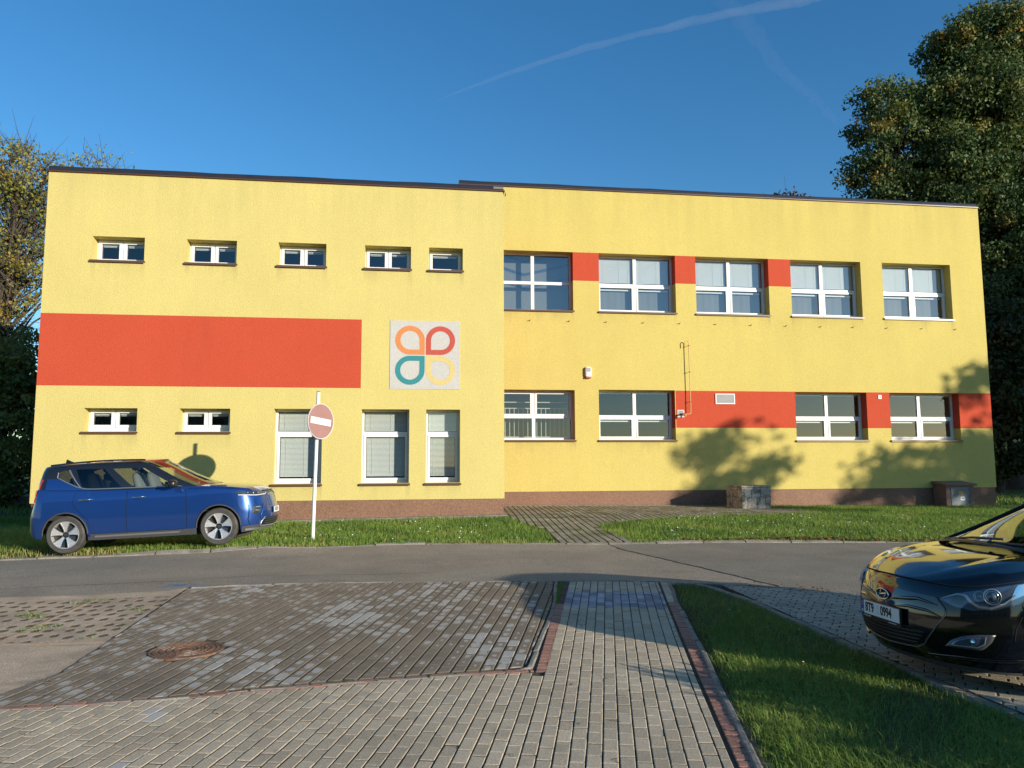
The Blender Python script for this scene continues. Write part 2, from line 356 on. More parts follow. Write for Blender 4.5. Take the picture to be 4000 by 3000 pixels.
# ------------------------------------------------------------------ rooms behind the glass
mb = MB()
def room(x0, x1, y0, y1, z0, z1, mi=0, ce=0, fl=1):
    mb.poly([(x0,y1,z0),(x1,y1,z0),(x1,y1,z1),(x0,y1,z1)], mi)
    mb.poly([(x0,y0,z0),(x0,y1,z0),(x0,y1,z1),(x0,y0,z1)], mi); mb.poly([(x1,y0,z0),(x1,y0,z1),(x1,y1,z1),(x1,y1,z0)], mi)
    mb.poly([(x0,y0,z0),(x1,y0,z0),(x1,y1,z0),(x0,y1,z0)], fl); mb.poly([(x0,y0,z1),(x0,y1,z1),(x1,y1,z1),(x1,y0,z1)], ce)
yl, yr = Y1+D+.11, Y2+D+.11
for x0, x1 in ((-8.7,-6.2),(-6.1,-3.9),(-3.8,-1.6),(-1.5,2.3)):
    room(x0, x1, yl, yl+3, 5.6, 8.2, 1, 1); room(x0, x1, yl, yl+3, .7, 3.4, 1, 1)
room(2.7, 5.8, yr, yr+4.5, 5.6, 9.6, 5, 3); room(2.7, 5.8, yr, yr+4.5, .7, 4.8, 0, 0)
for x0, x1 in ((5.9,9.3),(9.4,12.7),(12.8,16),(16.1,20)): room(x0, x1, yr, yr+5, 5.6, 9.4, 5, 3)
room(5.9, 12.6, yr, yr+6, .7, 4.8, 0, 0); room(12.7, 20, yr, yr+6, .7, 4.8, 0, 0)
# stairwell: orange lower wall fields, a stair flight and blue chevron stripes behind the upper glass
mb.box(3.2, 4.6, yr+2.6, yr+2.7, .7, 4.2, 2); mb.box(5.0, 5.5, yr+1.5, yr+1.6, .7, 3.0, 2)
for k in range(9): mb.box(2.75, 3.6, yr+1.2+k*.16, yr+1.36+k*.16, 1.2+k*.25, 1.3+k*.25, 0)
for k, z in enumerate((8.7, 8.25, 7.8, 7.35)):
    for x0, x1, dz0, dz1 in ((2.72, 3.9, .35, 0), (3.9, 5.75, 0, .45)):
        mb.poly([(x0,yr+.34,z+dz0),(x1,yr+.34,z+dz1),(x1,yr+.34,z+dz1+.10),(x0,yr+.34,z+dz0+.10)], 4)
mb.poly([(2.72,yr+.35,6.2),(5.78,yr+.35,6.2),(5.78,yr+.35,9.5),(2.72,yr+.35,9.5)], 6)  # plain grey sheet added close behind the glass so this window looks paler
B(mb.build('interior', [ROOM, ROOMD, ORANGE, CEIL, STRIPE, ROOMW, PANE_BACK]))
rl = thing('stair_railing', 'white metal stair railing seen through the ground-floor window beside the projecting corner', 'railing', (4.1, Y2+.8, 2))
mb = MB(); yy = Y2+.75
for z in (3.56, 3.36, 2.42): mb.tube([(2.75,yy,z),(5.7,yy,z)], .018, 6)
o = mb.build('rail', M('railing_paint', (.62,.60,.55), .4)); o.parent = rl; o.matrix_parent_inverse = Matrix.Translation((-4.1, -Y2-.8, -2))
mb = MB()
for k in range(20): mb.tube([(2.8+k*.15,yy,2.42),(2.8+k*.15,yy,3.36)], .012, 6)
o = mb.build('baluster', bpy.data.materials['railing_paint']); o.parent = rl; o.matrix_parent_inverse = Matrix.Translation((-4.1, -Y2-.8, -2)); o['kind'] = 'stuff'

# ------------------------------------------------------------------ four-petal emblem on its pale plaster square
mb = MB(); mb.box(-.40, 1.437, Y1-.012, Y1+.02, 3.522, 5.338)
em = B(mb.build('emblem', EMB, attr=True))
def petal(cx, cz, sx, sz, col, name):
    """drop-shaped ring: a circle of radius R whose corner next to the emblem centre is square"""
    R, w = .385, .135; mb = MB()
    def outline(r, corner):
        pts = [(corner*.999, corner*.999)]; n = 30            # local frame: the sharp corner at (+c,+c)
        c = r
        for k in range(n+1):
            a = math.pi/2+k/n*(1.5*math.pi)
            pts.append((r*math.cos(a), r*math.sin(a)))
        return pts
    o, i = outline(R, R), outline(R-w, R-w)
    y = Y1-.016
    tr = lambda p: (cx-sx*p[0], y, cz-sz*p[1])
    n = len(o)
    for k in range(n):
        a, b = o[k], o[(k+1) % n]; c, d = i[(k+1) % n], i[k]
        mb.poly([tr(a), tr(b), tr(c), tr(d)])
        mb.poly([tr(a), tr(b), (tr(b)[0], Y1-.011, tr(b)[2]), (tr(a)[0], Y1-.011, tr(a)[2])])
        mb.poly([tr(d), tr(c), (tr(c)[0], Y1-.011, tr(c)[2]), (tr(d)[0], Y1-.011, tr(d)[2])])
    m = plaster(name, col, .05)
    mb.build('petal', m, em, attr=True)
cx, cz, g = .532, 4.42, .40
petal(cx-g-.01, cz+g, -1, 1, (.60,.225,.085), 'orange_petal'); petal(cx+g-.01, cz+g, 1, 1, (.47,.09,.065), 'red_petal')
petal(cx-g-.01, cz-g, -1, -1, (.045,.23,.25), 'teal_petal'); petal(cx+g-.01, cz-g, 1, -1, (.60,.475,.20), 'yellow_petal')
# ------------------------------------------------------------------ ground, road, paving
def struct(o): o['kind'] = 'structure'; return o
def zmesh(name, P, m, attr=False): 
    mb = MB(); mb.grid(P); return struct(mb.build(name, m, smooth=True))
SOIL = M('lawn_soil', (.085, .095, .035), rough=1, spec=.1, var=.35, vs=1.3, fine=.3, fs=60, bump=.6, bs=40, dirt=((.12,.085,.05), .55, .75, .8))
xs = sorted(set([-400,-250,-150,-100,-70,-50,-40,-30,-25,-20,-16,-13]+list(np.arange(-10, 20.1, 1.))+[2.6,4,-5.6,-4.2,24,28,33,40,50,70,100,150,250,400]))
ys = sorted(set([-300,-150,-80,-50,-30,-15,-5,0,2,4,5,6.5,8,9.5,11.5,12.5,13.5,14.2,14.6,15.0,15.3,16,16.5,17.5,19,20.2,22,24,28,35,45,60,80,120,200,400]))
zmesh('ground', [[(x, y, float(T(x, y))-.03) for y in ys] for x in xs][::-1], SOIL)

ASPH = M('asphalt', (.33, .272, .203), rough=.95, spec=.2, var=.14, vs=.7, fine=.45, fs=55, bump=.7, bs=90, dirt=((.15,.13,.115), .52, .8, .35))
ASPH2 = M('asphalt_patch', (.26, .225, .175), rough=.95, spec=.2, var=.14, vs=.9, fine=.45, fs=60, bump=.7, bs=90, dirt=((.24,.215,.185), .6, .85, .6))
def strip(name, A, Bc, m, xa, xb, nu, nv, off):
    P = []
    for i in range(nu):
        t = i/(nu-1); x0 = xa[0]+(xa[1]-xa[0])*t; x1 = xb[0]+(xb[1]-xb[0])*t; row = []
        for j in range(nv):
            s = j/(nv-1); x = x0+(x1-x0)*s; y = curve(A, x0)*(1-s)+curve(Bc, x1)*s
            row.append((x, y, float(T(x, y))+off))
        P.append(row)
    return zmesh(name, P[::-1], m)
strip('road', NEAR, FAR, ASPH, (-60, 60), (-60, 60), 241, 11, -.012)
strip('road', NEAR, FAR, ASPH2, (5.11, 60), (3.97, 60), 120, 11, -.006)
CRACK = M('tar_seam', (.20, .16, .115), .95)
mb = MB(); pts = []
for k in range(60):
    t = k/59; x = 5.11+(3.97-5.11)*t+.02*math.sin(k*.9)*math.sin(k*.37); y = 10.12+(14.7-10.12)*t
    pts.append((x, y, float(T(x, y))-.006))
mb.tube(pts, [.005+.002*math.sin(k*1.7) for k in range(60)], 5); struct(mb.build('road_seam', CRACK))
pts = [(x, curve(NEAR, x)+.75+.08*math.sin(x*1.3)+.03*math.sin(x*5), 0) for x in np.linspace(-12, .5, 60)]
mb = MB()
for a, b in zip(pts[:-1], pts[1:]):
    w = .012; mb.poly([(a[0],a[1]-w,float(T(a[0],a[1]))-.009),(b[0],b[1]-w,float(T(b[0],b[1]))-.009),(b[0],b[1]+w,float(T(b[0],b[1]))-.009),(a[0],a[1]+w,float(T(a[0],a[1]))-.009)])
struct(mb.build('road_seam', M('faint_seam', (.15,.12,.10), .95)))

# kerbs: short concrete lengths with small breaks
KERB = M('kerb_concrete', (.24, .215, .18), rough=.9, var=.25, vs=4, fine=.3, fs=50, bump=.5, bs=50, dirt=((.13,.12,.08), .5, .75, 3.))
def kerb(pts, width, h0, h1, side, gap=.012, seg=.8, jit=.012):
    """pts polyline; width towards 'side' (+1 left of travel)"""
    mb = MB(); P = [Vector((p[0], p[1], 0)) for p in pts]
    L = [0]
    for a, b in zip(P[:-1], P[1:]): L.append(L[-1]+(b-a).length)
    def at(s):
        i = min(max(int(np.searchsorted(L, s))-1, 0), len(P)-2); t = (s-L[i])/(L[i+1]-L[i]); d = (P[i+1]-P[i]).normalized()
        return P[i].lerp(P[i+1], t), Vector((-d.y, d.x, 0))*side
    s = 0
    while s < L[-1]-.05:
        e = min(s+seg*random.uniform(.8, 1.1), L[-1]); n = max(2, int((e-s)/.15)+1); rows = []; dz = random.uniform(-jit, jit); dw = random.uniform(-.008, .008)
        for k in range(n):
            q, nn = at(s+gap+(e-s-2*gap)*k/(n-1)); a = q+nn*dw; b = q+nn*(width+dw); c = q+nn*(width*.5)
            rag = random.uniform(-.005, .005)
            za, zb = float(T(a.x, a.y)), float(T(b.x, b.y))
            rows.append([(a.x, a.y, za-.08), (a.x, a.y, za+h0+dz-.01), (a.x+nn.x*.012, a.y+nn.y*.012, za+h0+dz+rag), (b.x-nn.x*.012, b.y-nn.y*.012, zb+h1+dz+rag), (b.x, b.y, zb+h1+dz-.01), (b.x, b.y, zb-.08)])
        mb.grid(rows, 0, flip=side > 0); mb.poly(rows[0]); mb.poly(rows[-1][::-1]); s = e
    return struct(mb.build('kerb', KERB, merge=1e-5))
kerb([(x, curve(FAR, x)) for x in np.linspace(-11, 16, 80)], .09, .008, .012, 1, seg=1.0)
kerb([(x, curve(NEAR, x)-.02) for x in np.linspace(-2.87, 4.05, 40)], .085, .004, .006, -1, seg=1.0, jit=.004)
kerb([(x, curve(NEAR, x)-.02) for x in np.linspace(4.1, 9, 30)], .085, .004, .006, -1, seg=1.0, jit=.004)
CURB2 = [(4.06,10.45),(4.2,10.25),(4.33,9.3),(4.33,8.2),(4.35,7.2),(4.35,6.28),(4.33,5.4),(4.35,3.5)]
kerb(CURB2, .10, .004, .006, -1, seg=.5, jit=.005)
REDR = [(3.72,10.72),(3.5,9.95),(3.31,9.29),(2.83,7.33),(2.42,5.83),(2.27,5.26),(2.05,4.47),(1.75,3.3)]
kerb(REDR, .05, .008, .008, 1, seg=.5, jit=.004)
kerb([(2.14,10.95),(1.815,9.42),(1.06,6.74),(-.35,6.60),(-1.15,6.51),(-1.74,6.38),(-3.2,6.30)], .05, .004, .004, 1, seg=.5, jit=.003)

JOINT = M('joint_sand', (.085, .07, .05), rough=1, var=.4, vs=6, fine=.4, fs=120, dirt=((.06,.08,.02), .55, .7, 2.))
MJ = M('mossy_joint', (.12,.115,.04), 1, var=.4, vs=5, fine=.4)
TH = math.radians(15.0); AX = Vector((math.sin(TH), math.cos(TH))); BX = Vector((math.cos(TH), -math.sin(TH)))
def clip(poly, planes):
    for nx, ny, c in planes:
        out = []
        for i in range(len(poly)):
            a, b = poly[i], poly[(i+1) % len(poly)]; da, db = nx*a[0]+ny*a[1]-c, nx*b[0]+ny*b[1]-c
            if da <= 0: out.append(a)
            if da*db < 0: t = da/(da-db); out.append((a[0]+(b[0]-a[0])*t, a[1]+(b[1]-a[1])*t))
        poly = out
        if len(poly) < 3: return None
    return poly
def plane(p, q):       # keeps what lies to the left of p->q
    dx, dy = q[0]-p[0], q[1]-p[1]; l = math.hypot(dx, dy); nx, ny = dy/l, -dx/l
    return (nx, ny, nx*p[0]+ny*p[1])
def paver(mb, poly, ctr, ax, bx, size, mi=0, tint=None, off=0., top=0.):
    """one paving block with worn, slightly rounded edges"""
    area = sum(poly[i][0]*poly[(i+1) % len(poly)][1]-poly[(i+1) % len(poly)][0]*poly[i][1] for i in range(len(poly)))/2
    if abs(area) < .0012: return
    if area < 0: poly = poly[::-1]
    tint = random.random() if tint is None else tint
    cx = sum(p[0] for p in poly)/len(poly); cy = sum(p[1] for p in poly)/len(poly)
    z = float(T(cx, cy))+off+random.uniform(-.0018, .0018); gx = float(T(cx+.5, cy)-T(cx-.5, cy)); gy = float(T(cx, cy+.5)-T(cx, cy-.5)); tx, ty = random.gauss(0, .008), random.gauss(0, .008)
    rnd = (random.random(), random.random())
    def P(p, k, dz): x, y = cx+(p[0]-cx)*k, cy+(p[1]-cy)*k; return (x, y, z+(gx+tx)*(x-cx)+(gy+ty)*(y-cy)+dz)
    def uv(p): dx, dy = p[0]-ctr[0], p[1]-ctr[1]; return ((dx*ax[0]+dy*ax[1])/size[0], (dx*bx[0]+dy*bx[1])/size[1])
    n = len(mb.v); m = len(poly); k1 = 1-.007/(.5*math.sqrt(abs(area)))
    mb.v += [P(p, k1, 0) for p in poly]+[P(p, 1, -.0035) for p in poly]+[P(p, 1, -.03) for p in poly]
    us = [uv(p) for p in poly]
    mb.f.append(tuple(range(n, n+m))); mb.m.append(mi); mb.tint.append(tint); mb.uv.append(us)
    for r in (0, 1):
        for i in range(m):
            mi2 = mi if r == 0 else mb.side
            j = (i+1) % m; mb.f.append((n+r*m+i, n+(r+1)*m+i, n+(r+1)*m+j, n+r*m+j)); mb.m.append(mi2); mb.tint.append(tint); mb.uv.append([us[i], us[i], us[j], us[j]])
def rows(mb, o, u0, u1, v0, v1, lu, lv, gu, gv, fn, ax=AX, bx=BX):
    """running bond: columns along ax, each block lu x lv"""
    for iv in range(int(math.floor(v0/lv)), int(math.ceil(v1/lv))+1):
        sh = (iv % 2)*.5*lu+random.uniform(-.008, .008)+.25*lu*((iv*7 % 5)/5-.4)
        for iu in range(int(math.floor(u0/lu))-1, int(math.ceil(u1/lu))+1):
            uc, vc = iu*lu+sh, iv*lv; c = (o[0]+ax[0]*uc+bx[0]*vc, o[1]+ax[1]*uc+bx[1]*vc)
            a, b = lu/2-gu/2, lv/2-gv/2-random.uniform(0, .0015)
            q = [(c[0]+ax[0]*s*a+bx[0]*t*b, c[1]+ax[1]*s*a+bx[1]*t*b) for s, t in ((-1,-1),(1,-1),(1,1),(-1,1))]
            fn(mb, q, c)
LRED = [(-3.4,6.24),(-1.74,6.33),(-1.15,6.44),(-.39,6.54),(.23,6.62),(1.12,6.66)]
# the grey forecourt and footpath
PAV = M('grey_pavers', (.545, .435, .30), rough=.92, spec=.2, var=.10, vs=1.1, fine=.28, fs=90, bump=.5, bs=120, dirt=((.20,.17,.13), .60, .80, 1.1), attr=.13)
PAVB = M('blue_grey_pavers', (.35, .335, .355), rough=.9, spec=.2, var=.25, vs=5, fine=.25, fs=90, bump=.4, bs=120, attr=.30)
PAVR = M('red_pavers', (.40, .20, .145), rough=.9, spec=.2, var=.2, vs=3, fine=.3, fs=80, bump=.5, bs=100, dirt=((.18,.12,.09), .55, .8, 3), attr=.15)
PAVW = M('pale_pavers', (.56, .50, .42), rough=.9, var=.05, fine=.15, bump=.3)
rightln = plane((1.95-.02,4.48),(3.22-.02,9.30))
def fore(mb, q, c):
    if c[0] < 1.02 and c[1] > 5.6 or c[1] < 6.2 and c[0] < 1.2:
        pl = [plane(LRED[k+1], LRED[k]) for k in range(len(LRED)-1) if LRED[k][0]-.15 <= c[0] <= LRED[k+1][0]+.15]
        pl = [(-a, -b, -d) for a, b, d in pl]; pl = [(-a, -b, -d) for a, b, d in pl]
        if any(a*c[0]+b*c[1]-d > .2 for a, b, d in pl): return
    else: pl = [plane((1.95,9.42),(1.20,6.62))] if c[1] > 6.6 else []
    if c[1] > 6.9 and c[0] < 1.0: return
    pl = pl+[rightln, plane((6, 10.62), (-6, 11.42)) if c[1] > 9.5 else (0, 1, 99)]
    r = clip(q, pl)
    if not r: return
    mi, ti = 0, None
    uu = (c[0]-1.2)*AX[0]+(c[1]-6.66)*AX[1]
    if c[1] > 9 and 2.72 < uu < 3.70 and c[0] > 1.7: mi = 1; 
    if math.hypot(c[0]+1.72, c[1]-6.02) < .1 or math.hypot(c[0]+1.66, c[1]-5.02) < .1: mi = 2
    paver(mb, r, c, AX, BX, (.2, .1), mi, ti)
mb = MB(); mb.side = 3; rows(mb, (1.27, 6.7), -4.6, 4.6, -5.4, 2.0, .2, .1, .004, .0075, fore)
struct(mb.build('footpath', [PAV, PAVB, PAVW, JOINT], attr=True))
# red edging courses
mb = MB(); mb.side = 1
def course(p, q, n, length, w, along):
    d = Vector((q[0]-p[0], q[1]-p[1])); L = d.length; d.normalize(); nn = Vector((-d.y, d.x)); k = 0; s = 0
    while s < L-.02:
        e = min(s+length, L); c = Vector(p)+d*((s+e)/2)+nn*(w/2); a, b = (e-s)/2-.005, w/2-.004
        paver(mb, [tuple(c+d*x*a+nn*y*b) for x, y in ((-1,-1),(1,-1),(1,1),(-1,1))], tuple(c), d, nn, (length, w)); s = e
for a, b in zip(LRED[:-1], LRED[1:]): course(a, b, 0, .212, .088, True)
course((1.13,6.66), (1.855,9.42), 0, .105, -.10, False)
for a, b in (((1.70,3.5),(1.965,4.47)),((1.965,4.47),(2.69,7.22)),((2.69,7.22),(3.235,9.30))): course(a, b, 0, .105, -.10, False)
struct(mb.build('paving_edge', [PAVR, JOINT], attr=True))
mb = MB(); mb.side = 1
def grey_edge(p, q): course(p, q, 0, .2, -.09, True)
grey_edge((3.235,9.30), (3.60,10.66)); struct(mb.build('paving_edge', [PAV, JOINT], attr=True))

# damp parking bay: dark blocks, each drying from its middle
def damp():
    m = M('damp_pavers', (.25, .195, .137), rough=.8, spec=.3, var=.12, vs=1.2, fine=.25, fs=90, bump=.5, bs=120, attr=.10)
    N, L = nodes(m); b = N['Principled BSDF']; src = b.inputs['Base Color'].links[0].from_socket
    uv = N.new('ShaderNodeUVMap'); uv.uv_map = 'UVMap'; tc = N.new('ShaderNodeTexCoord')
    at = N.new('ShaderNodeAttribute'); at.attribute_name = 'tint'
    def noise(s, d=3.):
        n = N.new('ShaderNodeTexNoise'); n.inputs['Scale'].default_value = s; n.inputs['Detail'].default_value = d; L.new(tc.outputs['Object'], n.inputs[0]); return n.outputs['Fac']
    def math_(op, a, c):
        k = N.new('ShaderNodeMath'); k.operation = op
        for i, x in enumerate((a, c)):
            if isinstance(x, (int, float)): k.inputs[i].default_value = x
            else: L.new(x, k.inputs[i])
        return k.outputs[0]
    sx = N.new('ShaderNodeSeparateXYZ'); L.new(uv.outputs[0], sx.inputs[0])
    # UV is centred on the block: |u|,|v| up to 0.5; a rounded box distance, wobbled
    u4 = math_('POWER', math_('ABSOLUTE', sx.outputs[0], 0), 3.); v4 = math_('POWER', math_('ABSOLUTE', sx.outputs[1], 0), 3.)
    dist = math_('POWER', math_('ADD', u4, v4), 1/3.)
    dist = math_('ADD', dist, math_('MULTIPLY', math_('SUBTRACT', noise(16., 2.), .5), .42))
    lim = math_('ADD', math_('MULTIPLY', math_('SUBTRACT', noise(.75, 4.), .5), 1.55), math_('MULTIPLY', math_('SUBTRACT', at.outputs['Fac'], .5), .62))
    lim = math_('ADD', lim, .21)
    mr = N.new('ShaderNodeMapRange'); L.new(math_('SUBTRACT', lim, dist), mr.inputs[0]); mr.inputs[1].default_value = -.01; mr.inputs[2].default_value = .025
    mx = N.new('ShaderNodeMix'); mx.data_type = 'RGBA'; L.new(mr.outputs[0], mx.inputs[0]); L.new(src, mx.inputs[6]); mx.inputs[7].default_value = (.46, .42, .36, 1)
    L.new(mx.outputs[2], b.inputs['Base Color']); return m
DAMP = damp()
WR = [(-3.1,6.36),(-2.14,6.38),(-1.74,6.45),(-1.15,6.58),(-.39,6.67),(.23,6.75),(1.03,6.82)]
MHC = (-2.02, 7.82)
def bay(mb, q, c):
    pl = [plane(WR[k], WR[k+1]) for k in range(len(WR)-1) if WR[k][0]-.15 <= c[0] <= WR[k+1][0]+.15]
    pl = pl+[plane((1.06,6.82),(1.795,9.42)) if c[1] < 9.42 else plane((1.795,9.42),(2.10,10.9)), plane((-2.88,12),(-2.88,7.2)) if c[1] > 7.2 else plane((-2.88,7.2),(-3.12,6.6))]
    pl.append(plane((4, 10.70), (.61, 11.11)) if c[0] > .61 else plane((.61, 11.11), (-1.34, 11.28)) if c[0] > -1.34 else plane((-1.34, 11.28), (-2.9, 11.1)))
    r = clip(q, pl)
    if r and math.hypot(c[0]-MHC[0], c[1]-MHC[1]) > .33: paver(mb, r, c, AX, BX, (.2, .1))
mb = MB(); mb.side = 1; rows(mb, (1.1, 6.8), -2.2, 5.2, -4.9, .9, .2, .120, .004, .014, bay)
struct(mb.build('parking_bay', [DAMP, JOINT], attr=True))
# sand bed that shows in the joints
strip('paving_bed', [(-5,2),(5,2)], [(-5,11.1),(.61,11.12),(2.2,10.93),(3.7,10.6),(5,10.6)], JOINT, (-5.0, 1.55), (-2.9, 3.68), 40, 30, -.014)
# concrete slabs with round planting holes beside the bay
def slab():
    m = M('old_concrete', (.53, .395, .27), rough=.95, spec=.15, var=.22, vs=1.6, fine=.35, fs=70, bump=.7, bs=70, dirt=((.23,.19,.145), .48, .72, .9))
    N, L = nodes(m); b = N['Principled BSDF']; src = b.inputs['Base Color'].links[0].from_socket
    tc = N.new('ShaderNodeTexCoord'); mp = N.new('ShaderNodeMapping'); mp.inputs['Rotation'].default_value = (0, 0, .05); mp.inputs['Scale'].default_value = (6.0, 4.0, 0); L.new(tc.outputs['Object'], mp.inputs[0])
    vo = N.new('ShaderNodeTexVoronoi'); vo.voronoi_dimensions = '2D'; vo.inputs['Randomness'].default_value = .42; vo.inputs['Scale'].default_value = 1; L.new(mp.outputs[0], vo.inputs['Vector'])
    ns = N.new('ShaderNodeTexNoise'); ns.inputs['Scale'].default_value = 25; L.new(tc.outputs['Object'], ns.inputs[0])
    ad = N.new('ShaderNodeMath'); ad.operation = 'MULTIPLY_ADD'; L.new(ns.outputs['Fac'], ad.inputs[0]); ad.inputs[1].default_value = .25; L.new(vo.outputs['Distance'], ad.inputs[2])
    mr = N.new('ShaderNodeMapRange'); L.new(ad.outputs[0], mr.inputs[0]); mr.inputs[1].default_value = .30; mr.inputs[2].default_value = .44; mr.inputs[3].default_value = 1; mr.inputs[4].default_value = 0
    sp = N.new('ShaderNodeSeparateXYZ'); L.new(tc.outputs['Object'], sp.inputs[0])
    lim = N.new('ShaderNodeMath'); lim.operation = 'GREATER_THAN'; L.new(sp.outputs[1], lim.inputs[0]); lim.inputs[1].default_value = 8.35
    li2 = N.new('ShaderNodeMath'); li2.operation = 'LESS_THAN'; L.new(sp.outputs[1], li2.inputs[0]); li2.inputs[1].default_value = 10.55
    k = N.new('ShaderNodeMath'); k.operation = 'MULTIPLY'; L.new(mr.outputs[0], k.inputs[0]); L.new(lim.outputs[0], k.inputs[1])
    k2 = N.new('ShaderNodeMath'); k2.operation = 'MULTIPLY'; L.new(k.outputs[0], k2.inputs[0]); L.new(li2.outputs[0], k2.inputs[1])
    mx = N.new('ShaderNodeMix'); mx.data_type = 'RGBA'; L.new(k2.outputs[0], mx.inputs[0]); L.new(src, mx.inputs[6]); mx.inputs[7].default_value = (.20, .145, .09, 1)
    L.new(mx.outputs[2], b.inputs['Base Color'])
    old = b.inputs['Normal'].links[0].from_node
    bp = N.new('ShaderNodeBump'); bp.invert = True; bp.inputs['Strength'].default_value = .8; bp.inputs['Distance'].default_value = .03; L.new(k2.outputs[0], bp.inputs['Height']); L.new(old.outputs[0], bp.inputs['Normal']); L.new(bp.outputs[0], b.inputs['Normal'])
    return m
SLAB = slab()
P = []
for i in range(50):
    x = -2.895-i*.2; P.append([(x-(0.22*max(0, (7.2-y))/.6 if y < 7.2 and i == 0 else 0), y, float(T(x, y))-.004+.006*math.sin(x*3+y)) for y in list(np.linspace(6.2, 10.6, 24))+[curve(NEAR, x)-.02]])
zmesh('concrete_apron', P, SLAB)
mb = MB()
for (xa, ya, xb, yb) in ((-3.95,8.3,-3.83,10.55),(-8,8.36,-2.9,8.25),(-6.9,8.3,-6.8,10.5)):
    n = 30; pts = [(xa+(xb-xa)*k/n+random.uniform(-.006,.006), ya+(yb-ya)*k/n+random.uniform(-.006,.006)) for k in range(n+1)]
    mb.tube([(x, y, float(T(x,y))-.009) for x, y in pts], .012, 6)
struct(mb.build('slab_joint', M('joint_dirt', (.24,.175,.12), 1)))
# right-hand parking bay
def bayR(mb, q, c):
    r = clip(q, [plane((4.46,3),(4.46,10.3)) if False else (-1, 0, -4.36), plane((9,7.45),(5.11,9.93)) if c[0] > 5.11 else plane((5.11,9.93),(4.0,10.5))])
    if r: paver(mb, r, c, Vector((0,1)), Vector((1,0)), (.2,.1))
RP = M('right_pavers', (.43, .36, .265), rough=.9, spec=.2, var=.12, vs=1.5, fine=.25, fs=90, bump=.5, bs=120, dirt=((.17,.15,.115), .55, .8, 1.2), attr=.12)
a2 = Vector((.80,-.60)); b2 = Vector((.60,.80))
mb = MB(); mb.side = 1; rows(mb, (5.5, 8), -5, 6, -6, 4, .2, .1, .009, .009, bayR, a2, b2)
struct(mb.build('parking_bay', [RP, JOINT], attr=True))
strip('paving_bed', [(4.3,2.8),(9.6,2.8)], [(4.4,10.2),(5.11,9.9),(9.6,7.0)], JOINT, (4.34, 9.5), (4.34, 9.5), 20, 30, -.02)
# mossy path from the road to the wall, and along its foot
MOSSY = M('mossy_pavers', (.33, .285, .215), rough=.95, spec=.15, var=.2, vs=1.5, fine=.3, fs=80, bump=.5, bs=100, dirt=((.13,.14,.045), .46, .66, 1.6), attr=.12)
def mossy(mb, q, c):
    x, y = c
    lo = curve([(2.6,20.2),(3.17,17.2),(2.94,14.9)][::-1], 0)
    xl = np.interp(y, [14.9,17.2,20.2,20.3], [2.97,3.17,2.62,2.62]); xr = np.interp(y, [14.9,16.5,17.5,18.64,19.42,20.0,20.4,22.5,24.1], [4.45,4.5,4.4,5.1,7.1,9.3,11.6,12.0,9.6])
    if xl < x < xr+random.uniform(-.1,.1) and curve(FAR, x)+.1 < y < 24.05: paver(mb, q, c, Vector((0,1)), Vector((1,0)), (.2,.1), off=.012)
a3 = Vector((.07,.9975)); b3 = Vector((.9975,-.07))
mb = MB(); mb.side = 1; rows(mb, (3.5, 16), -2, 8.5, -1.5, 9, .24, .16, .028, .028, mossy, a3, b3)
struct(mb.build('mossy_path', [MOSSY, MJ], attr=True))
P = []
for y in np.linspace(14.95, 24.1, 30):
    xl = np.interp(y, [14.9,17.2,20.2,20.3], [2.95,3.15,2.6,2.6]); xr = np.interp(y, [14.9,16.5,17.5,18.64,19.42,20.0,20.4,22.5,24.1], [4.5,4.55,4.45,5.2,7.2,9.5,11.8,12.1,9.6])
    P.append([(xl+(xr-xl)*t, y, float(T(xl+(xr-xl)*t, y))-.005) for t in np.linspace(0, 1, 14)])
zmesh('paving_bed', P[::-1], MJ)
# narrow concrete edging at the foot of the walls
mb = MB(); mb.box(-8.9, 2.66, Y1-.06, Y1+.03, -.3, .1); P = []
for x in np.linspace(-8.9, 2.66, 24): P.append([(x, Y1-.09, float(T(x,20.2))-.1), (x, Y1-.09, float(T(x,20.2))+.035), (x, Y1+.03, float(T(x,20.2))+.045)])
mb = MB(); mb.grid(P); struct(mb.build('kerb', KERB))
P = [[(x, Y2-.14, float(T(x,24))-.1), (x, Y2-.14, float(T(x,24))+.025), (x, Y2+.03, float(T(x,24))+.03)] for x in np.linspace(2.6, 12, 24)]
mb = MB(); mb.grid(P); struct(mb.build('kerb', KERB))
# blue marking paint sprayed on the asphalt
mb = MB()
for k in range(26):
    x = -3.38+random.uniform(0, .52); y = 11.36+random.uniform(-.09, .15); l = random.uniform(.06, .2); w = random.uniform(.004, .012)
    z = float(T(x, y))-.008; mb.poly([(x,y-w,z),(x+l,y-w+.02,z),(x+l,y+w+.02,z),(x,y+w,z)])
struct(mb.build('road_marking', M('blue_spray_paint', (.12,.28,.48), .8)))

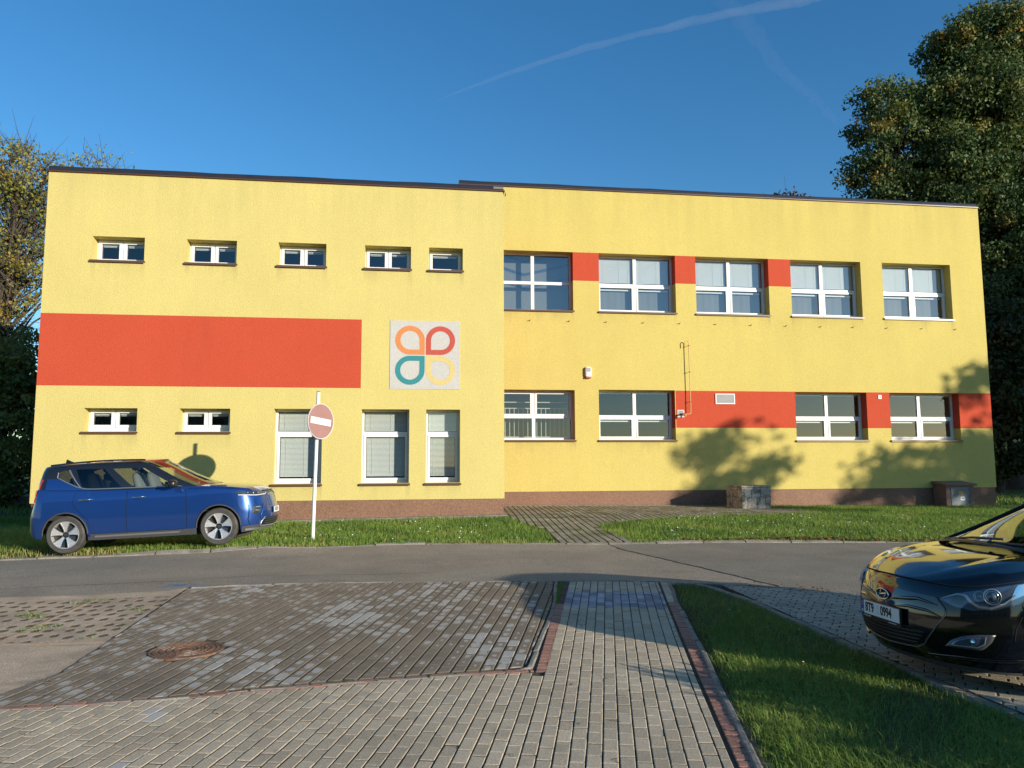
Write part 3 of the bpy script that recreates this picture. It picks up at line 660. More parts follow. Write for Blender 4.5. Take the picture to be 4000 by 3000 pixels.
# ------------------------------------------------------------------ manhole cover
RUST = M('rusty_cast_iron', (.20, .105, .06), rough=.8, metal=.15, var=.4, vs=6, fine=.4, fs=60, bump=.4, bs=90, dirt=((.36,.31,.26), .52, .7, 3.5))
mh = thing('manhole_cover', 'round rusty cast-iron manhole cover set in the damp pavers', 'manhole cover', (MHC[0], MHC[1], float(T(*MHC))))
mb = MB(); mb.lathe([(.335,-.04),(.335,.004),(.31,.006),(.308,-.004)], n=48); mb.build('frame', RUST, mh, smooth=True, angle=30)
mb = MB(); prof = [(0,.004),(.05,.004),(.052,0),(.10,0),(.102,.005),(.118,.005),(.12,0),(.165,0),(.167,.005),(.18,.005),(.182,0),(.22,0),(.222,.005),(.237,.005),(.239,0),(.268,0),(.27,.005),(.30,.004),(.305,-.004)]
mb.lathe(prof, n=48); 
for r in (.08,.145,.2,.252):
    n = int(r*90)
    for k in range(n):
        a = 2*math.pi*k/n; mb.box(r*math.cos(a)-.006, r*math.cos(a)+.006, r*math.sin(a)-.006, r*math.sin(a)+.006, -.002, .005)
mb.build('lid', RUST, mh)
# ------------------------------------------------------------------ cars (local frame: x forward, front tip at 0; y left; z up)
def ip(tab, x): return float(np.interp(x, [t[0] for t in tab], [t[1] for t in tab]))
def smooth_ip(tab, x, h=.12):
    return sum(ip(tab, x+d)*w for d, w in ((-h, .2), (-h/2, .2), (0, .2), (h/2, .2), (h, .2)))
class Shell:
    def __init__(s, **k): s.__dict__.update(k); s.cache = {}
    # lower body ---------------------------------------------------
    def hwz(s, d, z): return smooth_ip(s.hw, d, .2)*ip(s.sec, z)
    def outline(s, z):
        """half outline at height z, from the front centre round to the rear: list of (d, y), arc lengths"""
        k = round(z, 4)
        if k in s.cache: return s.cache[k]
        x0 = smooth_ip(s.xf, z, .05); pts = []
        for i in range(41):
            ph = math.pi/2*(1-i/40)
            d = x0*math.sin(ph)+s.Rf*(1-math.sin(ph)**(2/s.nf)) if i else x0
            pts.append((d, s.hwz(d, z)*max(math.cos(ph), 0)**(2/s.nf) if i < 40 else s.hwz(d, z)))
        d1 = s.Rf; xr = ip(s.xr, z); xe = s.L
        for d in np.linspace(d1, xe-s.Rr, 60)[1:]: pts.append((d, s.hwz(d, z)))
        for i in range(1, 21):
            ph = math.pi/2*i/20; d = xe-s.Rr+s.Rr*math.sin(ph)**(2/s.nr)-xr*math.sin(ph)
            pts.append((d, s.hwz(d, z)*max(math.cos(ph), 0)**(2/s.nr) if i < 20 else 0))
        a = np.array(pts); L = np.concatenate([[0], np.cumsum(np.hypot(*np.diff(a, axis=0).T))])
        s.cache[k] = (a, L); return s.cache[k]
    def FS(s, q, off=0., side=1):
        """surface point at arc length q from the front centre (negative: other side), height z"""
        sg, z = q; sd = -1 if sg < 0 else 1; g = abs(sg); a, L = s.outline(z)
        d, y = np.interp(g, L, a[:, 0]), np.interp(g, L, a[:, 1]); h = .02
        t = np.array([np.interp(g+h, L, a[:, 0])-np.interp(max(g-h, 0), L, a[:, 0]), np.interp(g+h, L, a[:, 1])-np.interp(max(g-h, 0), L, a[:, 1])])
        t /= max(np.hypot(*t), 1e-9)
        if g < .01: t = np.array([0., 1.])
        return (-(d-t[1]*off), sd*(y+t[0]*off), z)
    def sd(s, d, z):
        """arc length that corresponds to distance d behind the tip on the flank"""
        a, L = s.outline(z); return float(np.interp(d, a[:, 0], L))
    def side(s, d, z, off=0.): return s.FS((s.sd(d, z), z), off)
    def zb(s, d):
        z = ip(s.bot, d)
        for da in s.axles:
            if abs(d-da) < s.Ra: z = max(z, s.Rw+math.sqrt(s.Ra**2-(d-da)**2))
        return z
    def body(s, name, mats, parent, nt=16):
        """mats: paint, lower trim"""
        st = []
        for i in range(15): st.append(('f', math.pi/2*(1-i/14)))
        ds = set(np.linspace(s.xf0+s.Rf+.02, s.L-s.Rr-.05, 46))
        for da in s.axles:
            for k in range(19): ds.add(da-s.Ra*math.cos(math.pi*k/18))
            ds.add(da-s.Ra-.004); ds.add(da+s.Ra+.004)
        fs = s.xf0+s.Rf+.01
        for d in sorted(ds):
            if fs < d < s.L-s.Rr-.03: st.append(('s', d))
        for i in range(11): st.append(('r', math.pi/2*i/10))
        mb = MB(); G = []
        for k, v in st:
            col = []
            dn = s.xf0+s.Rf*(1-math.sin(v)**(2/s.nf)) if k == 'f' else v if k == 's' else s.L-s.Rr+s.Rr*math.sin(v)**(2/s.nr)
            z0, z1 = s.zb(dn), smooth_ip(s.top, dn, .06)
            for j in range(nt+1):
                t = j/nt; z = z0+(z1-z0)*t
                if k == 'f':
                    x0 = smooth_ip(s.xf, z, .05); d = x0*math.sin(v)+s.Rf*(1-math.sin(v)**(2/s.nf)); y = s.hwz(d, z)*max(math.cos(v), 0)**(2/s.nf)
                elif k == 's': d, y = v, s.hwz(v, z)
                else:
                    xr = ip(s.xr, z); d = s.L-s.Rr+s.Rr*math.sin(v)**(2/s.nr)-xr*math.sin(v); y = s.hwz(d, z)*max(math.cos(v), 0)**(2/s.nr)
                e = max(0, (t-.86)/.14); y *= 1-.022*e*e
                col.append((d, y, z))
            G.append((k, v, dn, col))
        for sg in (1, -1):
            P = [[(-d, sg*y, z) for d, y, z in c[3]] for c in G]
            mb.grid(P, 0, flip=sg > 0)
            # bonnet and deck
            H = []
            for k, v, dn, c in G:
                d, y, z = c[-1]
                if dn > s.cowl+.35: break
                row = []
                for j in range(11):
                    f = j/10; yy = y*(1-f); cr = s.crown*min(1, (dn-s.xf0)/.35+.25)
                    u = 1-f
                    row.append((-d, sg*yy, z+cr*(1-u*u)*(1-.25*(1-u*u))+s.ridge*math.exp(-((u-.72)/.06)**2)*min(1, dn/.5)*(1 if u < 1 else 0)))
                H.append(row)
            mb.grid(H, 0, flip=sg > 0)
            R = [[(-c[3][-1][0], sg*c[3][-1][1]*f, c[3][-1][2]) for f in (1, .75, .5, .25, 0)] for c in G if c[2] > s.L-s.Rr-.1]
            mb.grid(R, 0, flip=sg > 0)
        for i, f in enumerate(mb.f):
            zc = sum(mb.v[q][2] for q in f)/len(f)
            if zc < s.trim: mb.m[i] = 1
        o = mb.build(name, mats, parent, smooth=True, merge=1e-4, angle=38); o['body'] = 1
        del o['body']; return o
    # greenhouse ---------------------------------------------------
    def cabin(s, parent, m_roof, m_glass, trim):
        g = s.g; nf, ns, nr = 12, 36, 8
        def P(k, v, t):
            """k: 'f' angle v, 's' fraction v, 'r' angle v; t 0..1 belt to roof"""
            xf, xr = smooth_ip(g['xf'], t, .05), smooth_ip(g['xr'], t, .05)
            a, b = xf+g['Rf'], xr-g['Rr']
            def wz(d, tt):
                z0 = smooth_ip(g['belt'], d, .05); z1 = smooth_ip(g['roof'], d, .15); z = z0+(z1-z0)*tt
                w = g['wb']-(g['wb']-g['wr'])*tt**1.35
                w *= ip(g['plan'], d)
                e = max(0, (tt-.88)/.12); return w*(1-.05*e*e), z
            if k == 's': d = a+(b-a)*v; w, z = wz(d, t); return (-d, w, z)
            if k == 'f':
                d = xf+g['Rf']*(1-math.sin(v)**(2/g['nf'])); w, z = wz(d, t); z += (1-t)**2*g['bc']*math.sin(v)**2; return (-d, w*max(math.cos(v), 0)**(2/g['nf']), z)
            d = b+g['Rr']*math.sin(v)**(2/2.6); w, z = wz(d, t); return (-d, w*max(math.cos(v), 0)**(2/2.6), z)
        s.GP = P
        st = [('f', math.pi/2*(1-i/nf)) for i in range(nf)]+[('s', i/ns) for i in range(ns+1)]+[('r', math.pi/2*i/nr) for i in range(1, nr+1)]
        nt = 9
        def cellkind(k0, v0, k1, v1):
            if k0 == 'f':
                return 'windscreen' if (v0+(v1 if k1 == 'f' else 0))/2 > g['pillar'] else None
            if k0 == 's' and k1 == 's':
                m = (v0+v1)/2
                for nm, a, b in g['win']:
                    if a < m < b: return nm
                return None
            return 'rear_window' if (v1 > .5) else None
        def rows(k, v):
            tb, tt = .07, .80
            if k == 'f': tb, tt = .03, .95
            if k == 's': tb, tt = ip(g['tb'], v), ip(g['tt'], v)
            if k == 'r': tb, tt = .25, .85
            return [0, tb]+[tb+(tt-tb)*j/(nt-3) for j in range(1, nt-3)]+[tt, (1+tt)/2, 1]
        mats = {}; shell = MB(); glassmb = {}
        for sg in (1, -1):
            G = [[(lambda p: (p[0], sg*p[1], p[2]))(P(k, v, t)) for t in rows(k, v)] for k, v in st]
            for i in range(len(st)-1):
                ck = cellkind(*st[i], *st[i+1])
                for j in range(len(G[0])-1):
                    q = [G[i][j], G[i+1][j], G[i+1][j+1], G[i][j+1]]
                    if sg > 0: q = q[::-1]
                    if ck and 1 <= j < len(G[0])-3:
                        key = ck if ck in ('windscreen', 'rear_window') else (ck, sg); glassmb.setdefault(key, MB()).poly(q)
                    else: shell.poly(q)
            # roof skin
            for i in range(len(st)-1):
                for j in range(8):
                    def R(ii, f):
                        p = G[ii][-1]; u = 1-f; return (p[0], p[1]*u, p[2]+g['crown']*(1-u*u))
                    q = [R(i, j/8), R(i+1, j/8), R(i+1, (j+1)/8), R(i, (j+1)/8)]
                    shell.poly(q[::-1] if sg > 0 else q)
        o = shell.build('roof', m_roof, parent, smooth=True, merge=1e-4, angle=40)
        for key, m in glassmb.items():
            w = m.build(key if isinstance(key, str) else 'side_window', m_glass, parent, smooth=True, merge=1e-4)
        return o
def gridpatch(f, bottom, top, nv, off, sides=True, depth=.01):
    """quad patch on surface f between two (s, z) polylines, with a thin rim so it has thickness"""
    n = len(bottom); P = [[f((bottom[i][0]+(top[i][0]-bottom[i][0])*j/nv, bottom[i][1]+(top[i][1]-bottom[i][1])*j/nv), off) for j in range(nv+1)] for i in range(n)]
    mb = MB(); mb.grid(P)
    if sides:
        loop = [(i, 0) for i in range(n)]+[(n-1, j) for j in range(1, nv+1)]+[(i, nv) for i in range(n-2, -1, -1)]+[(0, j) for j in range(nv-1, 0, -1)]
        outer = [P[i][j] for i, j in loop]
        inner = [f((bottom[i][0]+(top[i][0]-bottom[i][0])*j/nv, bottom[i][1]+(top[i][1]-bottom[i][1])*j/nv), off-depth) for i, j in loop]
        mb.grid([[a, b] for a, b in zip(outer+outer[:1], inner+inner[:1])])
    return mb
def dens(pts, n):
    """resample a polyline to n points"""
    a = np.array(pts, float); L = np.concatenate([[0], np.cumsum(np.hypot(*np.diff(a, axis=0).T))]); q = np.linspace(0, L[-1], n)
    return [(float(np.interp(t, L, a[:, 0])), float(np.interp(t, L, a[:, 1]))) for t in q]
def polypatch(f, pts, off, depth=.012, mid=None):
    """fan-filled closed outline in (s, z) on surface f, with a rim"""
    n = len(pts); c = mid or (sum(p[0] for p in pts)/n, sum(p[1] for p in pts)/n); mb = MB(); K = 5; rowsP = []
    for i in range(n+1):
        p = pts[i % n]; rowsP.append([f((c[0]+(p[0]-c[0])*k/K, c[1]+(p[1]-c[1])*k/K), off) for k in range(K+1)]+[f(p, off-depth)])
    mb.grid(rowsP); return mb
def line(f, pts, off, r, n=6, res=.03):
    a = np.array(pts, float); L = float(np.sum(np.hypot(*np.diff(a, axis=0).T))); q = dens(pts, max(3, int(L/res)))
    mb = MB(); mb.tube([f(p, off) for p in q], r, n); return mb
def text_mesh(body, size, name, m, parent, mat, sx=1., extr=.0006, bold=0.):
    cu = bpy.data.curves.new(name, 'FONT'); cu.body = body; cu.size = size; cu.align_x = 'CENTER'; cu.align_y = 'CENTER'; cu.extrude = extr; cu.offset = bold
    tmp = bpy.data.objects.new(name+'_tmp', cu); COL.objects.link(tmp); bpy.context.view_layer.update()
    me = bpy.data.meshes.new_from_object(tmp.evaluated_get(bpy.context.evaluated_depsgraph_get())); bpy.data.objects.remove(tmp); bpy.data.curves.remove(cu)
    me.name = name; me.materials.clear(); me.materials.append(m); me.transform(mat @ Matrix.Diagonal((sx, 1, 1, 1)))
    o = bpy.data.objects.new(name, me); link(o, parent); return o

CHROME = M('chrome', (.75, .76, .78), .12, 1.)
TYRE = M('tyre_rubber', (.055, .052, .048), .85, var=.2, vs=8, dirt=((.12,.105,.085), .5, .75, 5.))
ALLOY = M('machined_alloy', (.60, .60, .60), .35, .55, fine=.25, fs=70, bump=.5, bs=45)
DARKM = M('dark_wheel_paint', (.035, .035, .038), .4)
PLAST = M('grey_plastic', (.05, .05, .052), .75, bump=.2, bs=200)
BLACKP = M('black_trim', (.012, .012, .013), .35, spec=.5)
CGLASS = glass('car_glass', (.68, .73, .70), .04)
CGLASSD = glass('tinted_car_glass', (.30, .31, .31), .04)
LENS = glass('lamp_lens', (.82, .85, .88), .05)
SEAT = M('pale_seat_fabric', (.24, .25, .24), .9); SEATD = M('dark_seat_fabric', (.03, .03, .032), .9)
WPLATE = M('plate_white', (.70, .70, .68), .5); BLUEP = M('plate_blue', (.015, .06, .30), .5); INK = M('plate_black', (.012, .012, .014), .6)
REDL = M('tail_lamp_red', (.42, .012, .012), .15, coat=.6)
SILVER = M('silver_trim', (.45, .46, .47), .35, .8)

def wheel(parent, x, y, r, side, kind, name='wheel'):
    """side: -1 outer face towards -y"""
    o = side; hw = .105
    mb = MB(); prof = [(r*.70,hw*.9),(r*.80,hw*1.02),(r*.92,hw*.98),(r*.985,hw*.80),(r,hw*.45),(r*.994,hw*.42),(r,hw*.38),(r,0),(r,-hw*.45),(r*.985,-hw*.8),(r*.92,-hw),(r*.7,-hw*.9),(r*.66,0)]
    mb.lathe(prof, 'y', 48, 0)
    tyre = mb.build('wheel', TYRE, parent, smooth=True, angle=35); tyre.location = (x, y, r)
    rr = r*.715; mb = MB()
    f = lambda v: o*v                                              # outward
    mb.lathe([(0,f(.03)),(rr*.9,f(.02)),(rr*.96,f(-.06))], 'y', 40, 1)
    mb.lathe([(rr*.93,f(.02)),(rr*.955,f(.098)),(rr*1.0,f(.10)),(rr*1.02,f(.085))], 'y', 48, 0)
    N = 5
    for k in range(N):
        a0 = 2*math.pi*k/N+.3
        if kind == 'fan':
            for (da0, da1, w0, mi) in ((-.30, .30, 1., 0),):
                i0 = [(.20*rr, a0-.5, .065), (.20*rr, a0+.5, .065)]; oo = [(.95*rr, a0+da1, .095), (.95*rr, a0, .10), (.95*rr, a0+da0, .095)]
                P = [[(rad*math.cos(a), f(h), rad*math.sin(a)) for rad, a, h in row] for row in (
                    [(.22*rr, a0-.42, .062), (.22*rr, a0, .066), (.22*rr, a0+.42, .062)],
                    [(.55*rr, a0-.33, .080), (.55*rr, a0, .078), (.55*rr, a0+.33, .080)],
                    [(.96*rr, a0-.36, .096), (.96*rr, a0, .088), (.96*rr, a0+.36, .096)])]
                mb.grid(P, 0)
                for e in (0, 2):
                    E = [[P[i][e], (P[i][e][0], P[i][e][1]-f(.03), P[i][e][2])] for i in range(3)]; mb.grid(E, 1)
                    d = .05*(1 if e else -1)
                    mb.tube([(p[0], p[1]+f(.004), p[2]) for p in (P[0][e], P[1][e], P[2][e])], .008, 5, 2)
        else:
            for da in (-.16, .16):
                P = [[(rad*math.cos(a0+da*q+s_*wd/rad), f(h), rad*math.sin(a0+da*q+s_*wd/rad)) for s_ in (-1, 1)] for rad, q, wd, h in ((.2*rr, .2, .02, .06), (.6*rr, .8, .015, .08), (.96*rr, 1.1, .016, .095))]
                mb.grid(P, 0)
        a = a0+math.pi/N; c = (.25*rr*math.cos(a), f(.066), .25*rr*math.sin(a)); mb.lathe([(0,f(.012)),(.011,f(.012)),(.013,0)], 'y', 8, 2, c)
    mb.lathe([(0,f(.085)),(rr*.13,f(.083)),(rr*.15,f(.05))], 'y', 20, 1)
    rim = mb.build('rim', [ALLOY, DARKM, CHROME], tyre, smooth=True, angle=30)
    return tyre
def seat(parent, x, y, z, m, sc=1.):
    mb = MB()
    def rbox(cx, cz, dx, dy, dz, tilt):
        P = []
        for i in range(9):
            a = math.pi*i/8-math.pi/2; row = []
            for k in range(17):
                b = 2*math.pi*k/16; c = lambda v, p: math.copysign(abs(v)**p, v)
                px, py, pz = dx*c(math.cos(a), .5)*c(math.cos(b), .6), dy*c(math.cos(a), .4)*c(math.sin(b), .6), dz*c(math.sin(a), .6)
                row.append((x+cx+px-tilt*pz, y+py, z+cz+pz))
            P.append(row)
        mb.grid(P)
    rbox(0, .30, .075, .24, .33, .28); rbox(-.13, .76, .05, .125, .095, .15)
    mb.tube([(-.09+x, y-.05, z+.6), (-.12+x, y-.05, z+.7)], .008, 5); mb.tube([(-.09+x, y+.05, z+.6), (-.12+x, y+.05, z+.7)], .008, 5)
    return mb.build('seat', m, parent, smooth=True)
def mirror(parent, x, y, z, s, m):
    P = []
    for i in range(13):
        a = math.pi*i/12-math.pi/2; row = []
        for k in range(21):
            b = 2*math.pi*k/20; c = lambda v, p: math.copysign(abs(v)**p, v)
            row.append((x-.075*c(math.cos(a), .7)*math.cos(b)*(1.25 if math.cos(b) < 0 else .8), y+s*(.115*c(math.sin(a), .75)), z+.075*c(math.cos(a), .6)*c(math.sin(b), .7)))
        P.append(row)
    mb = MB(); mb.grid(P); mb.tube([(x-.0, y-s*.08, z-.03), (x-.02, y-s*.19, z-.05)], .028, 8)
    o = mb.build('wing_mirror', m, parent, smooth=True)
    g = MB(); g.box(x-.10, x-.092, y-.085, y+.085, z-.045, z+.045); g.build('mirror_glass', CHROME, o)
    return o

# ---------------------------------------------------------------- the blue hatchback on the lawn
def blue_car():
    BLUE = M('blue_metallic_paint', (.012, .058, .245), .28, .5, coat=1., spec=.5)
    ROOFB = M('black_roof_paint', (.012, .014, .018), .22, 0, coat=1.)
    ang = math.radians(-2)
    root = thing('parked_car', 'blue hatchback with black roof parked on the grass in front of the yellow wall', 'car', (-2.45, 15.62, .165), ang)
    root.rotation_euler = (0, -math.radians(2.6), ang)
    S = Shell(L=4.26, xf0=.0, Rf=.62, nf=2.5, Rr=.36, nr=3., axles=(.85, 3.50), Rw=.335, Ra=.385, trim=.30, cowl=1.05, crown=.05, ridge=.006,
        xf=[(.18,.13),(.28,.05),(.38,.01),(.5,.0),(.62,.0),(.74,.035),(.84,.055),(.92,.10),(1.0,.2)], xr=[(.2,.12),(.4,.0),(.6,.0),(.75,.04),(.9,.11),(1.2,.17)],
        hw=[(0,.84),(.3,.87),(.85,.905),(1.4,.895),(2.2,.89),(2.9,.895),(3.45,.91),(3.9,.885),(4.2,.86)],
        sec=[(.15,.93),(.3,.975),(.42,.99),(.6,1.0),(.78,.99),(.95,.972),(1.05,.945),(1.3,.92)],
        top=[(0,.90),(.1,.945),(.3,1.005),(.7,1.05),(1.1,1.08),(1.4,1.085),(2.4,1.09),(3.0,1.10),(3.5,1.13),(4.2,1.17)],
        bot=[(0,.25),(.2,.22),(.5,.20),(1.3,.215),(3.0,.215),(3.8,.25),(4.0,.30),(4.2,.32)])
    S.body('body', [BLUE, PLAST], root)
    S.g = dict(xf=[(0,1.03),(.3,1.33),(.6,1.60),(.85,1.83),(1,2.02)], xr=[(0,4.11),(.3,4.10),(.7,4.085),(1,4.06)], Rf=.36, Rr=.22, nf=2.1,
        belt=[(.9,1.07),(1.4,1.085),(2.4,1.09),(3.0,1.10),(3.5,1.13),(4.2,1.17)], roof=[(1.0,1.45),(1.9,1.57),(2.3,1.60),(3.0,1.60),(3.6,1.585),(4.1,1.55)], wb=.845, wr=.665, bc=.05, crown=.045,
        plan=[(.8,.93),(1.5,.985),(2.2,1.),(3.2,1.),(4.2,.95)], pillar=.42, win=[('fd',.06,.375),('rd',.44,.735),('q',.765,.90)],
        tb=[(0,.10),(.06,.06),(.7,.06),(.76,.13),(.90,.50),(1,.6)], tt=[(0,.72),(.06,.74),(.8,.80),(.90,.72),(1,.7)])
    S.cabin(root, ROOFB, CGLASSD, None)
    for o in [c for c in root.children if c.name.startswith('windscreen')]: o.data.materials[0] = CGLASS
    # clearer glass in the front doors
    for o in [c for c in root.children if c.name.startswith('side_window')]:
        if sum(v.co.x for v in o.data.vertices)/len(o.data.vertices) > -2.3: o.data.materials[0] = CGLASS
    F = S.FS
    # rear quarter in body colour rising behind the side windows
    gp = lambda q, off=0.: (lambda p: (p[0], -(p[1]+off), p[2]))(S.GP('s', q[0], q[1]))
    for sg in (-1, 1):
        f2 = lambda q, off=0.: (lambda p: (p[0], sg*(p[1]+off), p[2]))(S.GP('s', q[0], q[1]))
        gridpatch(f2, dens([(.68,.0),(.99,.0)], 12), dens([(.90,.44),(.99,.46)], 12), 8, .006, depth=.02).build('quarter_panel', BLUE, root, smooth=True)
        mb = MB(); mb.tube([f2(q, .007) for q in dens([(.035,.05),(.4,.052),(.70,.05),(.76,.12),(.905,.50),(.90,.71)], 60)], .010, 6); mb.build('window_trim', SILVER, root, smooth=True)
        mb = MB(); mb.tube([f2(q, .008) for q in dens([(.735,.09),(.79,.78)], 12)], .012, 6); mb.build('window_trim', SILVER, root, smooth=True)
        # door shut lines
        side = lambda d, z: (S.sd(d, z)*sg, z)
        for pts in ([(1.42,1.03),(1.40,.7),(1.40,.33)], [(2.44,1.05),(2.45,.7),(2.44,.33)], [(3.32,1.07),(3.38,.9),(3.30,.78),(3.12,.6),(3.02,.33)], [(1.45,.325),(2.44,.325),(3.02,.33)]):
            mb = MB(); q = dens(pts, 24); mb.tube([F(side(*p), .0005) for p in q], .0045, 5); mb.build('shut_line', BLACKP, root)
        mb = MB(); mb.tube([F(side(*p), .0005) for p in dens([(.30,.975),(.8,1.03),(1.40,1.055)], 20)], .004, 5)
        mb.build('shut_line', BLACKP, root)
        for d in (2.26, 3.17):
            mb = MB(); pth = [F(side(d-.14+.24*k/10, .945-.004*k/10), .006+.034*math.sin(math.pi*min(max((k-1)/8, 0), 1))**.4) for k in range(11)]
            mb.tube(pth, .0135, 8); mb.build('door_handle', CHROME, root, smooth=True)
        gridpatch(F, dens([side(1.55,.262), side(3.0,.262)], 30), dens([side(1.5,.295), side(2.98,.295)], 30), 3, .022, depth=.03).build('sill_strip', SILVER, root, smooth=True)
        for da in S.axles:
            mb = MB(); mb.tube([F(side(da-(S.Ra+.004)*math.cos(a), S.Rw+(S.Ra+.004)*math.sin(a)), .002) for a in np.linspace(.0, math.pi, 26)], .014, 6); mb.build('arch_lip', PLAST, root, smooth=True)
            wheel(root, -da, sg*.775, S.Rw, sg, 'fan')
        mirror(root, -1.62, sg*.985, 1.15, sg, BLACKP)
        # lamps
        hl = gridpatch(F, dens([(sg*.42,.875),(sg*.70,.865),(sg*1.02,.89)], 16), dens([(sg*.42,.905),(sg*.70,.94),(sg*1.06,.955)], 16), 4, .008).build('headlight', M('lamp_dark', (.03,.035,.04), .12, 0, coat=1.) if 'lamp_dark' not in bpy.data.materials else bpy.data.materials['lamp_dark'], root, smooth=True)
        mb = MB(); mb.tube([F(q, .012) for q in dens([(sg*.36,.898),(sg*.44,.872),(sg*.70,.862),(sg*1.03,.885)], 24)], .008, 6); mb.build('light_strip', WHITE, hl, smooth=True)
        for k in range(3):
            mb = MB(); c = F((sg*(.62+.11*k), .902+.006*k), .012); mb.lathe([(0,.0),(.02,.004),(.022,-.01)], 'x', 10, 0, c); mb.build('reflector', CHROME, hl, smooth=True)
        fg = polypatch(F, [(sg*.60,.68),(sg*.83,.68),(sg*.85,.53),(sg*.70,.53)], .004).build('fog_lamp', bpy.data.materials['lamp_dark'], root)
        mb = MB(); mb.tube([F((sg*.79,.645), .012), F((sg*.69,.645), .012)], .016, 8); mb.tube([F((sg*.80,.585), .012), F((sg*.73,.585), .012)], .014, 8); mb.build('reflector', SILVER, fg, smooth=True)
        mb = MB(); mb.tube([F(q, .006) for q in dens([(sg*.575,.70),(sg*.66,.50),(sg*.66,.42)], 12)], .011, 6); mb.build('bumper_crease', BLUE, root, smooth=True); mb = MB(); mb.tube([F(q, .006) for q in dens([(sg*.90,.70),(sg*.92,.42),(sg*.86,.33)], 14)], .010, 6); mb.build('bumper_crease', BLUE, root, smooth=True)
        f3 = lambda q, off=0.: F((S.sd(q[0], q[1])*sg, q[1]), off)
        tl = gridpatch(f3, dens([(4.06,.93),(4.13,.95)], 6), dens([(4.0,1.15),(4.09,1.15)], 6), 10, .012).build('tail_light', REDL, root, smooth=True)
        gridpatch(lambda q, off=0.: (lambda p: (p[0]-off*.6, sg*(p[1]+off*.6), p[2]))(S.GP('r', q[0], q[1])), dens([(.35,.0),(.95,.0)], 8), dens([(.15,.45),(.8,.45)], 8), 8, .014, depth=.02).build('tail_light', REDL, root, smooth=True)
    # grille, plate, lower bumper
    gridpatch(F, dens([(-.62,.29),(.62,.29)], 30), dens([(-.56,.43),(.56,.43)], 30), 4, .004).build('grille', BLACKP, root, smooth=True)
    mb = MB(); mb.tube([F(q, .012) for q in dens([(-.56,.445),(-.64,.37),(-.66,.29),(.0,.275),(.66,.29),(.64,.37),(.56,.445)], 50)], .014, 6); mb.build('grille_frame', SILVER, root, smooth=True)
    mb = MB()
    for z in (.33,.37,.41): mb.tube([F(q, .008) for q in dens([(-.55,z),(.55,z)], 24)], .007, 5)
    mb.build('grille_bar', PLAST, root)
    gridpatch(F, dens([(-.9,.225),(.9,.225)], 30), dens([(-.92,.265),(.92,.265)], 30), 3, .012).build('lower_lip', SILVER, root, smooth=True)
    mb = MB(); mb.tube([F(q, .004) for q in dens([(-.42,.935),(0,.94),(.42,.935)], 20)], .012, 6); mb.tube([F(q, .006) for q in dens([(-.40,.90),(0,.905),(.40,.90)], 20)], .009, 6); mb.build('bonnet_edge', BLACKP, root)
    mb = MB(); mb.box(-.004,.004,-.26,.26,-.055,.055); p = mb.build('number_plate', WPLATE, root); p.location = (.008, 0, .56); mb = MB(); mb.box(-.003,.0052,-.262,-.222,-.054,.054); mb.build('country_band', BLUEP, p)
    mt = Matrix.Translation((.0052, .02, 0)) @ Matrix(((0,0,1,0),(1,0,0,0),(0,1,0,0),(0,0,0,1)))
    text_mesh('5UE 8 0', .105, 'plate_text', INK, p, mt, .78, .0008, .001)
    # cabin: seats, dash, wheel
    for y in (-.36, .36):
        seat(root, -2.35, y, .76, SEAT); seat(root, -3.15, y, .78, SEATD)
    mb = MB(); P = [[(-1.22, y, 1.0), (-1.5, y, 1.07), (-1.72, y, 1.03), (-1.78, y, .8)] for y in np.linspace(-.78, .78, 8)]; mb.grid(P); mb.box(-4.0, -1.2, -.80, .80, .60, .66); mb.box(-4.05, -3.45, -.75, .75, .66, 1.02); mb.build('dashboard', SEATD, root)
    mb = MB(); mb.tube([(-1.85-.05*math.sin(a), .36+.18*math.cos(a), 1.02+.17*math.sin(a)) for a in np.linspace(0, 2*math.pi, 25)], .014, 6); mb.build('steering_wheel', SEATD, root)
    mb = MB(); mb.box(-3.8, -.45, -.62, .62, .20, .60); mb.box(-3.95, -.3, -.55, .55, .55, .64); mb.build('underbody', M('underbody_black', (.012,.012,.012), .9), root)
    mb = MB(); mb.poly([(-3.72,-.012,1.635),(-3.88,-.012,1.63),(-3.86,-.012,1.705)]); mb.poly([(-3.72,.012,1.635),(-3.86,.012,1.705),(-3.88,.012,1.63)]); mb.poly([(-3.72,-.012,1.635),(-3.86,-.012,1.705),(-3.86,.012,1.705),(-3.72,.012,1.635)]); mb.poly([(-3.88,-.012,1.63),(-3.88,.012,1.63),(-3.86,.012,1.705),(-3.86,-.012,1.705)]); mb.build('antenna_fin', ROOFB, root)
    mb = MB()
    for y0, y1 in ((.55,-.1),(-.1,-.62)): mb.tube([(-1.20,y0,1.085),(-1.24,(y0+y1)/2,1.11),(-1.27,y1,1.125)], .009, 5)
    mb.build('wiper', BLACKP, root)
    for sg in (-1, 1):
        mb = MB(); mb.tube([(-2.2-1.65*t, sg*(.645-.0*t), 1.615+.03*math.sin(math.pi*t)-.03*t) for t in np.linspace(0, 1, 14)], .016, 6); mb.build('roof_rail', ROOFB, root, smooth=True)
    return root
blue_car()
